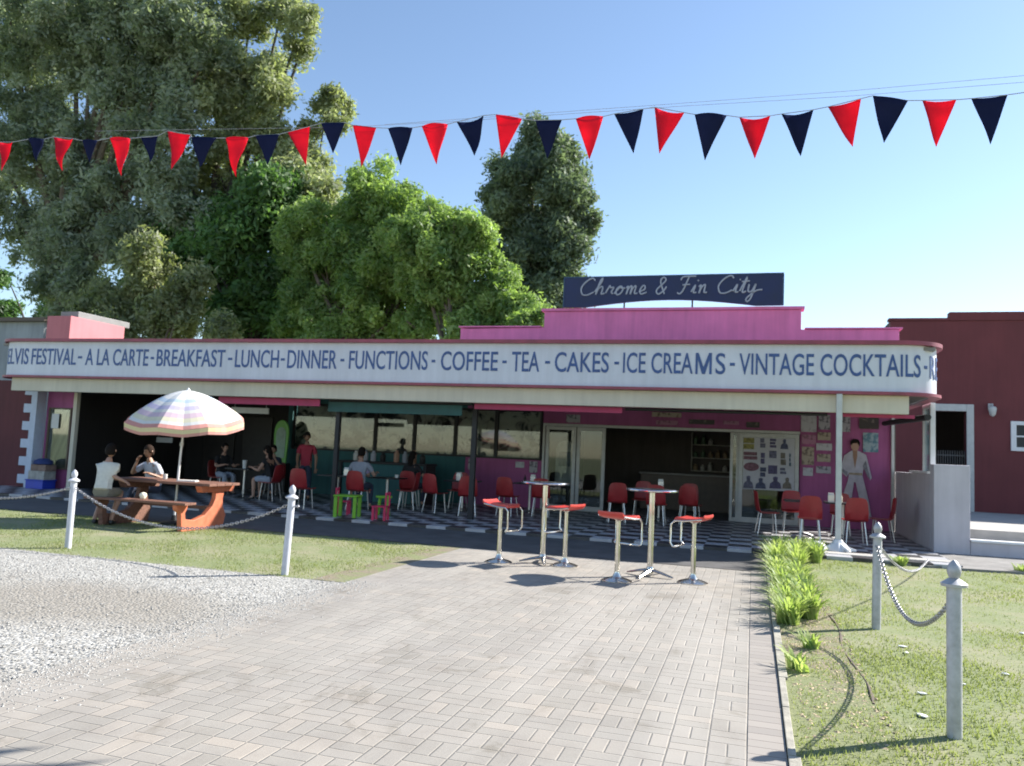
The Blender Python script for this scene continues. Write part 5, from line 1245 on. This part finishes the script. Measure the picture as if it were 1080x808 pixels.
DK = [(-10.9, 17.0, 1.15), (-12.0, 15.9, 1.1), (-9.6, 16.0, 1.15), (-13.0, 14.7, 0.75), (-11.0, 14.8, 1.6), (-9.2, 14.6, 1.2), (-8.5, 13.1, 1.0), (-11.9, 13.2, 1.4), (-9.9, 12.9, 1.5), (-10.9, 11.3, 1.5), (-9.0, 11.7, 1.15), (-10.3, 9.9, 1.4), (-11.7, 9.7, 1.2), (-9.2, 9.9, 1.0), (-10.6, 8.2, 1.3), (-12.8, 11.8, .9)]
YEL = [(-6.6, 6.0, 0.42), (-7.1, 5.8, 0.42), (-6.1, 6.1, 0.3), (-7.6, 5.9, 0.36), (-6.8, 5.2, .6)]
LOW = [(-47.8, 11.7, 0.57), (-47.5, 9.5, 0.88), (-43.1, 9.0, 1.1), (-41.6, 10.0, 0.98), (-41.2, 8.4, 1.09), (-46, 7.5, 1.2), (-44, 7, 1.2)]
tree('gum_tree', 'huge grey-green gum tree filling the upper left corner', 'tree', EUC1, 31, M['leaf_euc'], 210000, .13, .75, -33.5, .55, seed=11, droop=1.1, dens=.75, loose=.55)
tree('gum_tree', 'tall gum tree whose high branch reaches right against the sky', 'tree', EUC2, 33, M['leaf_euc2'], 110000, .125, .65, -26.5, .45, 'barkdark', seed=12, droop=1.1, dens=.75, loose=.55)
tw = tree('gum_tree', 'lone small leaf clump on a thin high branch right of the tall gum tree', 'tree', [(-20.5, 18.6, 0.8), (-20.0, 17.5, 0.5), (-21.6, 17.2, .45)], 33.4, M['leaf_euc2'], 6500, .13, .45, -22.5, .2, 'barkdark', seed=13, fork=.6)
tree('gum_tree', 'low olive gum sapling in front of the big gums, behind the pink roof box', 'tree', EUC3, 27, M['leaf_euc2'], 45000, .115, .5, -24.0, .2, seed=14, droop=.9, loose=.7)
tree('broadleaf_tree', 'dark ivy-like broadleaf tree in the shade between gums and bright trees', 'tree', [(x_*.90, EYE+(z_-EYE)*.90, r_*.92) for x_, z_, r_ in MID], 31.5, M['leaf_mid'], 150000, .15, .8, -22.0, .3, 'barkdark', seed=15, dens=1.5)
tree('bright_green_tree', 'broad bright green tree above the words dinner and functions', 'tree', G1, 29, M['leaf_green'], 150000, .105, .55, -15.6, .3, seed=16, droop=1.0, dens=1.0, loose=.25)
tree('bright_green_tree', 'smaller bright green tree left of the rooftop sign', 'tree', G2, 27, M['leaf_green'], 95000, .10, .48, -10.6, .25, seed=17, droop=1.0, dens=1.0, loose=.25)
tree('dark_tree', 'tall dark cypress-like tree standing alone left of the rooftop sign', 'tree', DK, 38, M['leaf_dark'], 130000, .13, .75, -10.6, .35, 'barkdark', seed=18, dens=1.1, loose=.4)
tree('young_tree', 'small yellow-green bush top showing beside the rooftop sign', 'tree', YEL, 25, M['leaf_green'], 9000, .08, .3, -6.8, .08, seed=19)
tree('broadleaf_tree', 'distant dark trees low on the left above the grey building', 'tree', LOW, 40, M['leaf_mid'], 20000, .17, .6, -44.5, .3, 'barkdark', seed=20)

# strap-leaved clumps in the bed
def strap(name, label, x, y, n, h, seed, mat='leaf_bed', spread=.28, grp='leafy clumps in the bed'):
    g = random.Random(seed); V_ = []; T_ = []
    for i in range(n):
        a = g.uniform(0, 2*P); r0_ = g.uniform(0, .09); L_ = h*g.uniform(.6, 1.15); out = spread*g.uniform(.25, 1.2); w = g.uniform(.010, .020)
        ca, sa = math.cos(a), math.sin(a); px_, py_ = r0_*math.cos(a+1), r0_*math.sin(a+1); prev = None; to = g.random()
        for k_ in range(5):
            t_ = k_/4; q = (px_+ca*out*t_**1.6, py_+sa*out*t_**1.6, L_*(t_-.35*t_**3))
            ww = w*(1-t_**2*.9); e = ((q[0]-sa*ww, q[1]+ca*ww, q[2]), (q[0]+sa*ww, q[1]-ca*ww, q[2]))
            if prev: V_ += [prev[0], prev[1], e[1], e[0]]; T_.append(to)
            prev = e
    r = empty(name, label, 'plant', (x, y, .0), 0, grp)
    raw_mesh('leaves', np.array(V_), 4, M[mat], np.array(T_), r)
    m = MB(); m.lathe([(.05, -.01), (.04, .03), (.015, .06)], (0, 0, 0), 8); m.build('crown_base', M['leaf_bed'], r)
    return r
BP = [(.55, 14.2), (.42, 14.0), (.72, 13.9), (.98, 13.8), (.38, 13.3), (.68, 13.2), (.36, 12.6), (.62, 12.4), (.35, 11.9), (.60, 11.6), (.36, 11.2), (.58, 10.9), (.38, 10.5), (.58, 10.1), (.40, 9.7), (.60, 9.5), (.36, 9.1), (.55, 8.8), (.36, 8.4), (.5, 7.4), (.36, 6.6)]
nm = ['back row at the patio, left', 'back row at the patio, middle', 'back row at the patio, right']+['']*14
for i, (x, y) in enumerate(BP):
    big = y > 8.3
    lb = 'full green strap-leaved clump in the bed beside the brick path' if big else 'sparse small strap-leaved tuft near the front of the bed'
    strap('leafy_plant', lb, x, y, 100 if big else 26, .52 if y > 12 else (.40 if big else .20), 60+i, spread=.30 if big else .16, grp='full leafy clumps in the bed' if big else 'sparse tufts in the bed')
strap('grass_tuft', 'small bright grass tuft growing at the kerb left of the white pier', 2.30, 14.35, 70, .22, 91, spread=.16, grp=None)
strap('grass_tuft', 'small grass tuft growing at the kerb at the right edge of the photo', 4.1, 14.6, 50, .20, 92, spread=.14, grp=None)
for o in list(bpy.data.objects):
    if 'label' in o and not o['label']: del o['label']
    if 'group' in o and not o['group']: del o['group']
